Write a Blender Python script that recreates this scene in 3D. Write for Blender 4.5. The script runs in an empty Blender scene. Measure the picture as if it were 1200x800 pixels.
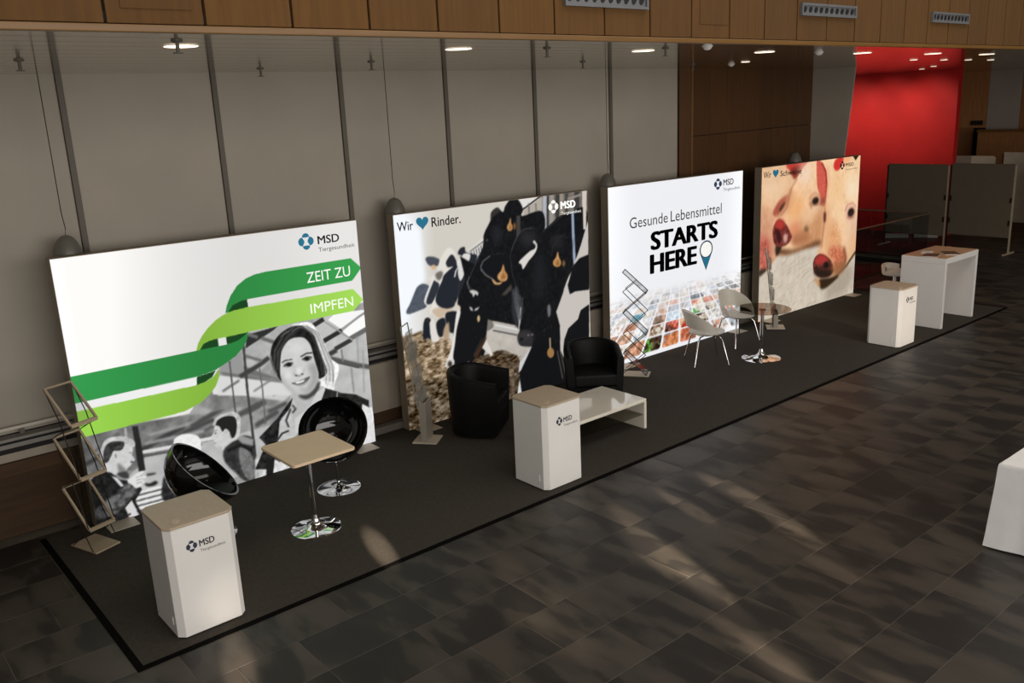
import bpy, bmesh, math, random
import numpy as np
from mathutils import Vector, Matrix

# ------------------------------------------------------------------ camera
scene = bpy.context.scene
COL = scene.collection
F_PX = 1033.63
YAW, PITCH, ROLL = 0.6927, 0.2556, -0.0461
CAM = np.array([-1.7817, -8.2663, 3.5586])


def cam_axes():
    cy, sy = math.cos(YAW), math.sin(YAW)
    cp, sp = math.cos(PITCH), math.sin(PITCH)
    cr, sr = math.cos(ROLL), math.sin(ROLL)
    fwd = np.array([sy * cp, cy * cp, -sp])
    right = np.array([cy, -sy, 0.0])
    up = np.cross(right, fwd)
    return np.stack([cr * right + sr * up, -sr * right + cr * up, fwd])


RC = cam_axes()


def ray(u, v):
    return RC.T @ np.array([(u - 600) / F_PX, (400 - v) / F_PX, 1.0])


def on_y(u, v, y=0.0):
    d = ray(u, v)
    return CAM + d * (y - CAM[1]) / d[1]


def on_z(u, v, z=0.0):
    d = ray(u, v)
    return CAM + d * (z - CAM[2]) / d[2]


def to_px(p):
    q = RC @ (np.asarray(p, float) - CAM)
    return 600 + F_PX * q[0] / q[2], 400 - F_PX * q[1] / q[2], q[2]


cam_data = bpy.data.cameras.new('camera')
cam_data.sensor_width = 36.0
cam_data.lens = F_PX / 1200 * 36.0
cam_data.clip_end = 200
cam = bpy.data.objects.new('camera', cam_data)
COL.objects.link(cam)
m4 = Matrix.Identity(4)
for i in range(3):
    m4[i][0], m4[i][1], m4[i][2], m4[i][3] = RC[0][i], RC[1][i], -RC[2][i], CAM[i]
cam.matrix_world = m4
scene.camera = cam

# ------------------------------------------------------------------ light
vs = scene.view_settings
vs.view_transform = 'Standard'
vs.look = 'None'
vs.gamma = 1.0
vs.use_curve_mapping = False
vs.exposure = 0.0

world = bpy.data.worlds.new('hall_ambient')
scene.world = world
world.use_nodes = True
wb = world.node_tree.nodes['Background']
wb.inputs['Color'].default_value = (1.0, 0.86, 0.72, 1)
wb.inputs['Strength'].default_value = 0.115


def area_light(name, loc, target, sx, sy, power, color):
    d = bpy.data.lights.new(name, 'AREA')
    d.shape = 'RECTANGLE'
    d.size, d.size_y, d.energy, d.color = sx, sy, power, color
    o = bpy.data.objects.new(name, d)
    COL.objects.link(o)
    o.location = loc
    o.rotation_euler = (Vector(target) - Vector(loc)).to_track_quat('-Z', 'Y').to_euler()
    return o


def spot_light(name, loc, target, power, color, angle, blend=1.0, radius=0.02):
    d = bpy.data.lights.new(name, 'SPOT')
    d.energy, d.color, d.spot_size, d.spot_blend, d.shadow_soft_size = power, color, angle, blend, radius
    o = bpy.data.objects.new(name, d)
    COL.objects.link(o)
    o.location = loc
    o.rotation_euler = (Vector(target) - Vector(loc)).to_track_quat('-Z', 'Y').to_euler()
    return o


# the tall glazed front of the hall, behind the camera
area_light('glazed_front_daylight', (2.5, -14.5, 3.6), (4.5, 0, 1.6), 20, 5.0, 1060, (1.0, 0.96, 0.92))
# daylight through the roof glazing of the hall
area_light('roof_glazing_daylight', (6.5, -7.0, 9.5), (6.5, -6.0, 0), 18, 5, 470, (1.0, 0.94, 0.86))
# red wall washers hung from the ceiling
for yy in (2.3, 3.3, 4.3, 5.3):
    spot_light('wall_washer_light', (19.35, yy, 3.95), (21.0, yy + 0.1, 2.75), 62, (1.0, 0.85, 0.75), math.radians(80), 0.9, 0.05)
# shafts of low sun that come through the glazed front and graze the floor
SUN_DIR = np.array([-0.26, -0.96])


def sun_shaft(target, width, power, dist=14.0, elev=13, col=(1.0, 0.83, 0.66)):
    t = np.array(target, float)
    hd = SUN_DIR / np.linalg.norm(SUN_DIR) * dist * math.cos(math.radians(elev))
    loc = (t[0] + hd[0], t[1] + hd[1], t[2] + dist * math.sin(math.radians(elev)))
    spot_light('sun_shaft', loc, tuple(t), power, col, 2 * math.atan(width / 2 / dist), 1.0, 0.01)


for (u, v, w, pw) in [(868, 580, 0.34, 1000), (912, 606, 0.26, 900), (945, 632, 0.2, 500), (803, 592, 0.26, 700),
                      (782, 655, 0.44, 1100), (812, 672, 0.30, 600), (742, 610, 0.24, 450), (848, 708, 0.24, 450),
                      (640, 712, 0.5, 260), (618, 728, 0.3, 200), (445, 642, 0.26, 1300), (282, 788, 0.30, 900),
                      (905, 775, 0.36, 600), (925, 790, 0.2, 500), (1040, 790, 0.2, 250), (978, 668, 0.16, 260)]:
    sun_shaft(on_z(u, v), w * 0.95, pw * 58)
sun_shaft((0.30, -2.41, 0.16), 0.66, 420 * 3)
sun_shaft((10.45, -2.42, 0.45), 1.5, 3800)

# ------------------------------------------------------------------ helpers


def lin(c):
    if isinstance(c, (int, float)):
        c = (c, c, c)
    out = []
    for x in c:
        x = x / 255.0
        out.append(x / 12.92 if x <= 0.04045 else ((x + 0.055) / 1.055) ** 2.4)
    return tuple(out)


MATS = {}


def mat(name, rgb, rough=0.6, metal=0.0, var=0.08, scale=6.0, stretch=(1, 1, 1), bump=0.0, bump_scale=200.0,
        coat=0.0, emit=0.0, rand=0.0, spec=0.5):
    """procedural material: noise driven colour variation, roughness and fine relief"""
    if name in MATS:
        return MATS[name]
    m = bpy.data.materials.new(name)
    m.use_nodes = True
    nt = m.node_tree
    b = nt.nodes['Principled BSDF']
    tc = nt.nodes.new('ShaderNodeTexCoord')
    mp = nt.nodes.new('ShaderNodeMapping')
    mp.inputs['Scale'].default_value = stretch
    nz = nt.nodes.new('ShaderNodeTexNoise')
    nz.inputs['Scale'].default_value = scale
    nz.inputs['Detail'].default_value = 5
    nt.links.new(tc.outputs['Object'], mp.inputs['Vector'])
    nt.links.new(mp.outputs['Vector'], nz.inputs['Vector'])
    cr = nt.nodes.new('ShaderNodeValToRGB')
    c = lin(rgb)
    cr.color_ramp.elements[0].position = 0.3
    cr.color_ramp.elements[1].position = 0.7
    cr.color_ramp.elements[0].color = (*[x * (1 - var) for x in c], 1)
    cr.color_ramp.elements[1].color = (*[min(1, x * (1 + var)) for x in c], 1)
    nt.links.new(nz.outputs['Fac'], cr.inputs['Fac'])
    col = cr.outputs['Color']
    if rand:
        oi = nt.nodes.new('ShaderNodeObjectInfo')
        mr = nt.nodes.new('ShaderNodeMapRange')
        mr.inputs['To Min'].default_value = 1 - rand
        mr.inputs['To Max'].default_value = 1 + rand
        hs = nt.nodes.new('ShaderNodeHueSaturation')
        nt.links.new(oi.outputs['Random'], mr.inputs['Value'])
        nt.links.new(mr.outputs['Result'], hs.inputs['Value'])
        nt.links.new(col, hs.inputs['Color'])
        col = hs.outputs['Color']
    nt.links.new(col, b.inputs['Base Color'])
    b.inputs['Roughness'].default_value = rough
    b.inputs['Metallic'].default_value = metal
    b.inputs['Specular IOR Level'].default_value = spec
    b.inputs['Coat Weight'].default_value = coat
    if emit:
        nt.links.new(col, b.inputs['Emission Color'])
        b.inputs['Emission Strength'].default_value = emit
    if bump:
        n2 = nt.nodes.new('ShaderNodeTexNoise')
        n2.inputs['Scale'].default_value = bump_scale
        nt.links.new(mp.outputs['Vector'], n2.inputs['Vector'])
        bp = nt.nodes.new('ShaderNodeBump')
        bp.inputs['Strength'].default_value = bump
        bp.inputs['Distance'].default_value = 0.005
        nt.links.new(n2.outputs['Fac'], bp.inputs['Height'])
        nt.links.new(bp.outputs['Normal'], b.inputs['Normal'])
    MATS[name] = m
    return m


def wood_mat(name, dark, light, rough=0.5, vertical=True, rand=0.12):
    m = mat(name, light, rough, var=0.0, rand=rand, scale=3.0,
            stretch=(9, 9, 0.7) if vertical else (0.7, 9, 9), bump=0.05, bump_scale=30)
    cr = [n for n in m.node_tree.nodes if n.type == 'VALTORGB'][0]
    cr.color_ramp.elements[0].color = (*lin(dark), 1)
    cr.color_ramp.elements[1].color = (*lin(light), 1)
    return m


def glass_mat(name, tint, gloss=0.12, rough=0.03):
    """thin acrylic / glass pane: see-through with a fresnel reflection"""
    if name in MATS:
        return MATS[name]
    m = bpy.data.materials.new(name)
    m.use_nodes = True
    nt = m.node_tree
    nt.nodes.clear()
    out = nt.nodes.new('ShaderNodeOutputMaterial')
    mix = nt.nodes.new('ShaderNodeMixShader')
    tr = nt.nodes.new('ShaderNodeBsdfTransparent')
    tr.inputs['Color'].default_value = (*tint, 1)
    gl = nt.nodes.new('ShaderNodeBsdfGlossy')
    gl.inputs['Roughness'].default_value = rough
    lw = nt.nodes.new('ShaderNodeLayerWeight')
    lw.inputs['Blend'].default_value = 0.3
    mr = nt.nodes.new('ShaderNodeMapRange')
    mr.inputs['To Min'].default_value = gloss * 0.4
    mr.inputs['To Max'].default_value = gloss * 3
    nz = nt.nodes.new('ShaderNodeTexNoise')
    nz.inputs['Scale'].default_value = 3
    bp = nt.nodes.new('ShaderNodeBump')
    bp.inputs['Strength'].default_value = 0.02
    nt.links.new(nz.outputs['Fac'], bp.inputs['Height'])
    nt.links.new(bp.outputs['Normal'], gl.inputs['Normal'])
    nt.links.new(lw.outputs['Fresnel'], mr.inputs['Value'])
    nt.links.new(mr.outputs['Result'], mix.inputs['Fac'])
    nt.links.new(tr.outputs[0], mix.inputs[1])
    nt.links.new(gl.outputs[0], mix.inputs[2])
    nt.links.new(mix.outputs[0], out.inputs['Surface'])
    MATS[name] = m
    return m


class MB:
    """collects shapes and links them as ONE mesh object"""

    def __init__(self):
        self.v, self.f = [], []

    def add(self, vs_, fs_):
        o = len(self.v)
        self.v += [tuple(map(float, p)) for p in vs_]
        self.f += [tuple(i + o for i in f) for f in fs_]
        return self

    def box(self, x0, x1, y0, y1, z0, z1):
        return self.add([(x0, y0, z0), (x1, y0, z0), (x1, y1, z0), (x0, y1, z0),
                         (x0, y0, z1), (x1, y0, z1), (x1, y1, z1), (x0, y1, z1)],
                        [(0, 3, 2, 1), (4, 5, 6, 7), (0, 1, 5, 4), (1, 2, 6, 5), (2, 3, 7, 6), (3, 0, 4, 7)])

    def hexa(self, b, t):
        """b, t: four points each, counter-clockwise seen from above"""
        return self.add(list(b) + list(t), [(0, 3, 2, 1), (4, 5, 6, 7), (0, 1, 5, 4), (1, 2, 6, 5), (2, 3, 7, 6), (3, 0, 4, 7)])

    def prism(self, poly, z0, z1, scale_top=1.0):
        n = len(poly)
        cx = sum(p[0] for p in poly) / n
        cy = sum(p[1] for p in poly) / n
        b = [(p[0], p[1], z0) for p in poly]
        t = [(cx + (p[0] - cx) * scale_top, cy + (p[1] - cy) * scale_top, z1) for p in poly]
        return self.add(b + t, [tuple(range(n - 1, -1, -1)), tuple(range(n, 2 * n))] +
                        [(i, (i + 1) % n, n + (i + 1) % n, n + i) for i in range(n)])

    def lathe(self, prof, c=(0, 0, 0), seg=32):
        vs_, fs_ = [], []
        for r, z in prof:
            for k in range(seg):
                a = 2 * math.pi * k / seg
                vs_.append((c[0] + r * math.cos(a), c[1] + r * math.sin(a), c[2] + z))
        for i in range(len(prof) - 1):
            for k in range(seg):
                k2 = (k + 1) % seg
                fs_.append((i * seg + k, i * seg + k2, (i + 1) * seg + k2, (i + 1) * seg + k))
        fs_.append(tuple(range(seg - 1, -1, -1)))
        fs_.append(tuple((len(prof) - 1) * seg + k for k in range(seg)))
        return self.add(vs_, fs_)

    def tube(self, pts, r, seg=8):
        pts = [Vector(p) for p in pts]
        vs_, fs_ = [], []
        for i, p in enumerate(pts):
            d = (pts[min(i + 1, len(pts) - 1)] - pts[max(i - 1, 0)]).normalized()
            a = d.cross(Vector((0, 0, 1)))
            if a.length < 1e-3:
                a = d.cross(Vector((1, 0, 0)))
            a.normalize()
            b = d.cross(a)
            rr = r[i] if isinstance(r, (list, tuple)) else r
            for k in range(seg):
                t = 2 * math.pi * k / seg
                vs_.append(p + a * rr * math.cos(t) + b * rr * math.sin(t))
        for i in range(len(pts) - 1):
            for k in range(seg):
                k2 = (k + 1) % seg
                fs_.append((i * seg + k2, i * seg + k, (i + 1) * seg + k, (i + 1) * seg + k2))
        fs_.append(tuple(range(seg)))
        fs_.append(tuple((len(pts) - 1) * seg + k for k in range(seg - 1, -1, -1)))
        return self.add(vs_, fs_)

    def bar(self, p, q, w, h):
        """rectangular bar from p to q"""
        p, q = Vector(p), Vector(q)
        d = (q - p).normalized()
        a = d.cross(Vector((0, 0, 1)))
        if a.length < 1e-3:
            a = Vector((1, 0, 0))
        a.normalize()
        b = a.cross(d)
        A, B = a * w / 2, b * h / 2
        return self.hexa([p - A - B, q - A - B, q + A - B, p + A - B], [p - A + B, q - A + B, q + A + B, p + A + B])

    def grid(self, P, closed_u=False):
        """P[i][j] points"""
        n, k = len(P), len(P[0])
        vs_ = [p for row in P for p in row]
        fs_ = []
        for i in range(n if closed_u else n - 1):
            for j in range(k - 1):
                a, b = i, (i + 1) % n
                fs_.append((a * k + j, b * k + j, b * k + j + 1, a * k + j + 1))
        return self.add(vs_, fs_)

    def build(self, name, material, parent=None, smooth=False, bevel=0.0, fix=True):
        me = bpy.data.meshes.new(name)
        me.from_pydata(self.v, [], self.f)
        if fix:
            bm = bmesh.new()
            bm.from_mesh(me)
            bmesh.ops.recalc_face_normals(bm, faces=bm.faces)
            bm.to_mesh(me)
            bm.free()
        if smooth:
            me.polygons.foreach_set('use_smooth', [True] * len(me.polygons))
            me.set_sharp_from_angle(angle=math.radians(40))
        me.materials.append(material)
        o = bpy.data.objects.new(name, me)
        COL.objects.link(o)
        if parent:
            o.parent = parent
        if bevel:
            bv = o.modifiers.new('bevel', 'BEVEL')
            bv.width, bv.segments, bv.limit_method = bevel, 2, 'ANGLE'
        return o


def tag(o, label, cat, group=None):
    o['label'], o['category'] = label, cat
    if group:
        o['group'] = group
    return o


def thing(name, label, cat, loc=(0, 0, 0), rz=0.0, group=None):
    o = bpy.data.objects.new(name, None)
    COL.objects.link(o)
    o.empty_display_size = 0.1
    o.location, o.rotation_euler = loc, (0, 0, rz)
    return tag(o, label, cat, group)


def struct(o):
    o['kind'] = 'structure'
    return o


def struct_empty(name, loc=(0, 0, 0)):
    o = bpy.data.objects.new(name, None)
    COL.objects.link(o)
    o.location = loc
    return struct(o)


def copy_part(o, parent, loc=None):
    c = o.copy()
    COL.objects.link(c)
    c.parent = parent
    if loc is not None:
        c.location = loc
    return c


# text as flat print -------------------------------------------------------
def text_mesh(body, bold=0.0):
    cu = bpy.data.curves.new('print_text', 'FONT')
    cu.body = body
    cu.offset = bold
    cu.resolution_u = 4
    o = bpy.data.objects.new('print_text', cu)
    COL.objects.link(o)
    bpy.context.view_layer.update()
    dg = bpy.context.evaluated_depsgraph_get()
    me = bpy.data.meshes.new_from_object(o.evaluated_get(dg))
    bpy.data.objects.remove(o)
    return me


_h = text_mesh('H')
CAP_H = max(v.co.y for v in _h.vertices)


def lettering(body, x0, x1, zb, cap, y, material, parent, bold=0.0, name='lettering'):
    """flat print on a plane y = const facing -y, from x0 to x1, baseline zb, capital height cap"""
    me = text_mesh(body, 0.0)
    if bold:                                   # heavier weight: the glyphs struck several times
        v0 = [v.co.copy() for v in me.vertices]
        f0 = [tuple(p.vertices) for p in me.polygons]
        vv, ff = [], []
        for (dx, dy) in ((-1, 0), (-0.5, 0), (0, 0), (0.5, 0), (1, 0), (-0.7, 0.35), (0.7, 0.35), (-0.7, -0.35), (0.7, -0.35)):
            o_ = len(vv)
            vv += [(c.x + dx * bold, c.y * (1 - bold) + bold * 0.35 * CAP_H + dy * bold, 0) for c in v0]
            ff += [tuple(i + o_ for i in f) for f in f0]
        me = bpy.data.meshes.new(name)
        me.from_pydata(vv, [], ff)
    xs = [v.co.x for v in me.vertices]
    a, b = min(xs), max(xs)
    for v in me.vertices:
        px = x0 + (v.co.x - a) / (b - a) * (x1 - x0)
        pz = zb + v.co.y / CAP_H * cap
        v.co = (px, y, pz)
    me.materials.clear()
    me.materials.append(material)
    o = bpy.data.objects.new(name, me)
    COL.objects.link(o)
    o.parent = parent
    return o


def flat_shape(polys, y, material, parent, name):
    """flat print made of polygons [(x, z), ...] on the plane y = const"""
    mb = MB()
    for poly in polys:
        mb.add([(p[0], y, p[1]) for p in poly], [tuple(range(len(poly)))])
    return mb.build(name, material, parent, fix=False)


def emblem_polys(cx, cz, rx, rz):
    top, left = [], []
    for k in range(13):
        a = math.radians(180 * k / 12)
        top.append((0.47 * math.cos(a), 0.54 + 0.46 * math.sin(a)))
    top += [(-0.25, 0.50), (0.0, 0.48), (0.25, 0.50)]
    for k in range(17):
        a = math.radians(82 + 196 * k / 16)
        left.append((-0.50 + 0.50 * math.cos(a), 0.52 * math.sin(a)))
    left += [(-0.36, -0.34), (-0.24, -0.14), (-0.20, 0.0), (-0.24, 0.14), (-0.36, 0.34)]
    out = []
    for poly, sx, sz in ((top, 1, 1), (top, 1, -1), (left, 1, 1), (left, -1, 1)):
        out.append([(cx + sx * p[0] * rx, cz + sz * p[1] * rz) for p in poly])
    return out


def heart_poly(cx, cz, w, h):
    out = []
    for k in range(40):
        t = 2 * math.pi * k / 40
        x = 16 * math.sin(t) ** 3
        z = 13 * math.cos(t) - 5 * math.cos(2 * t) - 2 * math.cos(3 * t) - math.cos(4 * t)
        out.append((cx + x / 32 * w, cz + (z + 2.5) / 29 * h))
    return out

# ------------------------------------------------------------------ printed pictures
# Each backlit fabric carries a flat print. The print is drawn with polygons into the
# colour attribute of a fine grid on the panel (panel coordinates, no image file).


def box_blur(a, r):
    if r < 1:
        return a
    for ax in (0, 1):
        for _ in range(2):
            pad = [(0, 0)] * a.ndim
            pad[ax] = (r + 1, r)
            c = np.cumsum(np.pad(a, pad, mode='edge'), axis=ax)
            n = a.shape[ax]
            hi = [slice(None)] * a.ndim
            lo = [slice(None)] * a.ndim
            hi[ax], lo[ax] = slice(2 * r + 1, 2 * r + 1 + n), slice(0, n)
            a = (c[tuple(hi)] - c[tuple(lo)]) / (2 * r + 1)
    return a


def smooth_poly(pts, k=5):
    pts = np.array(pts, float)
    n = len(pts)
    out = []
    for i in range(n):
        p0, p1, p2, p3 = pts[i - 1], pts[i], pts[(i + 1) % n], pts[(i + 2) % n]
        for j in range(k):
            t = j / k
            out.append(0.5 * (2 * p1 + (p2 - p0) * t + (2 * p0 - 5 * p1 + 4 * p2 - p3) * t * t + (3 * p1 - p0 - 3 * p2 + p3) * t ** 3))
    return np.array(out)


class Print:
    def __init__(self, x0, nx, nz, w=3.0, h=2.5, seed=1):
        self.x0, self.w, self.h = x0, w, h
        self.nx, self.nz = nx, nz
        xs = (np.arange(2 * nx) + 0.5) / (2 * nx) * w + x0
        zs = (np.arange(2 * nz) + 0.5) / (2 * nz) * h
        self.X, self.Z = np.meshgrid(xs, zs)
        q = [RC[i][0] * (self.X - CAM[0]) + RC[i][1] * (0 - CAM[1]) + RC[i][2] * (self.Z - CAM[2]) for i in range(3)]
        self.U = 600 + F_PX * q[0] / q[2]
        self.V = 400 - F_PX * q[1] / q[2]
        self.img = np.ones(self.X.shape + (3,)) * 240.0
        self.rng = np.random.RandomState(seed)
        self.view = (0, 0, 1)

    def noise(self, cells_x, cells_z, octaves=3):
        out = np.zeros(self.X.shape)
        amp = 1.0
        tot = 0
        for o in range(octaves):
            cx, cz = cells_x * 2 ** o + 2, cells_z * 2 ** o + 2
            g = self.rng.rand(cz, cx)
            fx = np.linspace(0, cx - 1.001, self.X.shape[1])
            fz = np.linspace(0, cz - 1.001, self.X.shape[0])
            ix, iz = fx.astype(int), fz.astype(int)
            tx, tz = fx - ix, fz - iz
            tx, tz = tx * tx * (3 - 2 * tx), tz * tz * (3 - 2 * tz)
            a = g[np.ix_(iz, ix)] * (1 - tx) + g[np.ix_(iz, ix + 1)] * tx
            b = g[np.ix_(iz + 1, ix)] * (1 - tx) + g[np.ix_(iz + 1, ix + 1)] * tx
            out += amp * (a * (1 - tz)[:, None] + b * tz[:, None])
            tot += amp
            amp *= 0.55
        return out / tot

    def px(self, pts):
        x0, y0, s = self.view
        return [(x0 + p[0] / s, y0 + p[1] / s) for p in pts]

    def mask(self, pts, smooth=False):
        pts = np.array(self.px(pts), float)
        if smooth:
            pts = smooth_poly(pts)
        m = np.zeros(self.X.shape, bool)
        u0, u1, v0, v1 = pts[:, 0].min(), pts[:, 0].max(), pts[:, 1].min(), pts[:, 1].max()
        sel = np.nonzero((self.U >= u0) & (self.U <= u1) & (self.V >= v0) & (self.V <= v1))
        if len(sel[0]) == 0:
            return m
        U, V = self.U[sel], self.V[sel]
        ins = np.zeros(len(U), bool)
        n = len(pts)
        for i in range(n):
            x1, y1 = pts[i]
            x2, y2 = pts[(i + 1) % n]
            if y1 == y2:
                continue
            c = ((y1 > V) != (y2 > V)) & (U < (x2 - x1) * (V - y1) / (y2 - y1) + x1)
            ins ^= c
        m[sel] = ins
        return m

    def paint(self, m, color, blur=0, alpha=1.0, grain=None):
        a = m.astype(float)
        if blur:
            a = box_blur(a, blur)
        a = (a * alpha)[..., None]
        if isinstance(color, (int, float)):
            color = (color, color, color)
        c = np.array(color, float)
        if c.ndim == 1:
            c = c[None, None, :]
        if grain is not None:
            c = c + grain[..., None]
        self.img = self.img * (1 - a) + c * a

    def poly(self, pts, color, blur=0, alpha=1.0, smooth=False, grain=None):
        self.paint(self.mask(pts, smooth), color, blur, alpha, grain)

    def blob(self, pts, color, blur=0, alpha=1.0, grain=None):
        self.poly(pts, color, blur, alpha, True, grain)

    def line(self, pts, w, color, blur=0, alpha=1.0):
        pts = [np.array(p, float) for p in pts]
        m = np.zeros(self.X.shape, bool)
        for p, q in zip(pts[:-1], pts[1:]):
            d = (q - p) / (np.linalg.norm(q - p) + 1e-9)
            n = np.array([-d[1], d[0]]) * w / 2
            e = d * w * 0.2
            m |= self.mask([p - e + n, q + e + n, q + e - n, p - e - n])
        self.paint(m, color, blur, alpha)

    def ell(self, c, rx, ry, color, blur=0, alpha=1.0, rot=0.0):
        pts = []
        for k in range(24):
            t = 2 * math.pi * k / 24
            x, y = rx * math.cos(t), ry * math.sin(t)
            pts.append((c[0] + x * math.cos(rot) - y * math.sin(rot), c[1] + x * math.sin(rot) + y * math.cos(rot)))
        self.poly(pts, color, blur, alpha)

    def build(self, name, y, material, parent):
        im = np.clip(self.img, 0, 255)
        im = im.reshape(self.nz, 2, self.nx, 2, 3).mean(axis=(1, 3)) / 255.0
        l = np.where(im <= 0.04045, im / 12.92, ((im + 0.055) / 1.055) ** 2.4)
        nx, nz = self.nx, self.nz
        gx = np.linspace(self.x0, self.x0 + self.w, nx)
        gz = np.linspace(0, self.h, nz)
        X, Z = np.meshgrid(gx, gz)
        co = np.stack([X, np.full_like(X, y), Z], -1).reshape(-1, 3)
        idx = np.arange(nx * nz).reshape(nz, nx)
        f = np.stack([idx[:-1, :-1], idx[:-1, 1:], idx[1:, 1:], idx[1:, :-1]], -1).reshape(-1, 4)
        me = bpy.data.meshes.new(name)
        me.vertices.add(len(co))
        me.vertices.foreach_set('co', co.ravel())
        me.loops.add(f.size)
        me.loops.foreach_set('vertex_index', f.ravel().astype(np.int32))
        me.polygons.add(len(f))
        me.polygons.foreach_set('loop_start', np.arange(0, f.size, 4, dtype=np.int32))
        me.update(calc_edges=True)
        at = me.color_attributes.new('print', 'FLOAT_COLOR', 'POINT')
        rgba = np.concatenate([l.reshape(-1, 3), np.ones((nx * nz, 1))], 1).astype(np.float32)
        at.data.foreach_set('color', rgba.ravel())
        me.materials.append(material)
        o = bpy.data.objects.new(name, me)
        COL.objects.link(o)
        o.parent = parent
        return o


def print_material():
    m = bpy.data.materials.new('backlit_fabric_print')
    m.use_nodes = True
    nt = m.node_tree
    b = nt.nodes['Principled BSDF']
    at = nt.nodes.new('ShaderNodeAttribute')
    at.attribute_name = 'print'
    mul = nt.nodes.new('ShaderNodeMix')
    mul.data_type = 'RGBA'
    mul.blend_type = 'MULTIPLY'
    mul.inputs['Factor'].default_value = 1.0
    mul.inputs['B'].default_value = (0.18, 0.18, 0.18, 1)
    nt.links.new(at.outputs['Color'], mul.inputs['A'])
    nt.links.new(mul.outputs['Result'], b.inputs['Base Color'])
    nt.links.new(at.outputs['Color'], b.inputs['Emission Color'])
    b.inputs['Emission Strength'].default_value = 0.93
    b.inputs['Roughness'].default_value = 0.75
    b.inputs['Specular IOR Level'].default_value = 0.1
    wv = nt.nodes.new('ShaderNodeTexNoise')
    wv.inputs['Scale'].default_value = 400
    bp = nt.nodes.new('ShaderNodeBump')
    bp.inputs['Strength'].default_value = 0.05
    nt.links.new(wv.outputs['Fac'], bp.inputs['Height'])
    nt.links.new(bp.outputs['Normal'], b.inputs['Normal'])
    return m


BW = 3.0
BX = [0.0, 3.4668, 6.8582, 10.3673]
BH = 2.5


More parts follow.
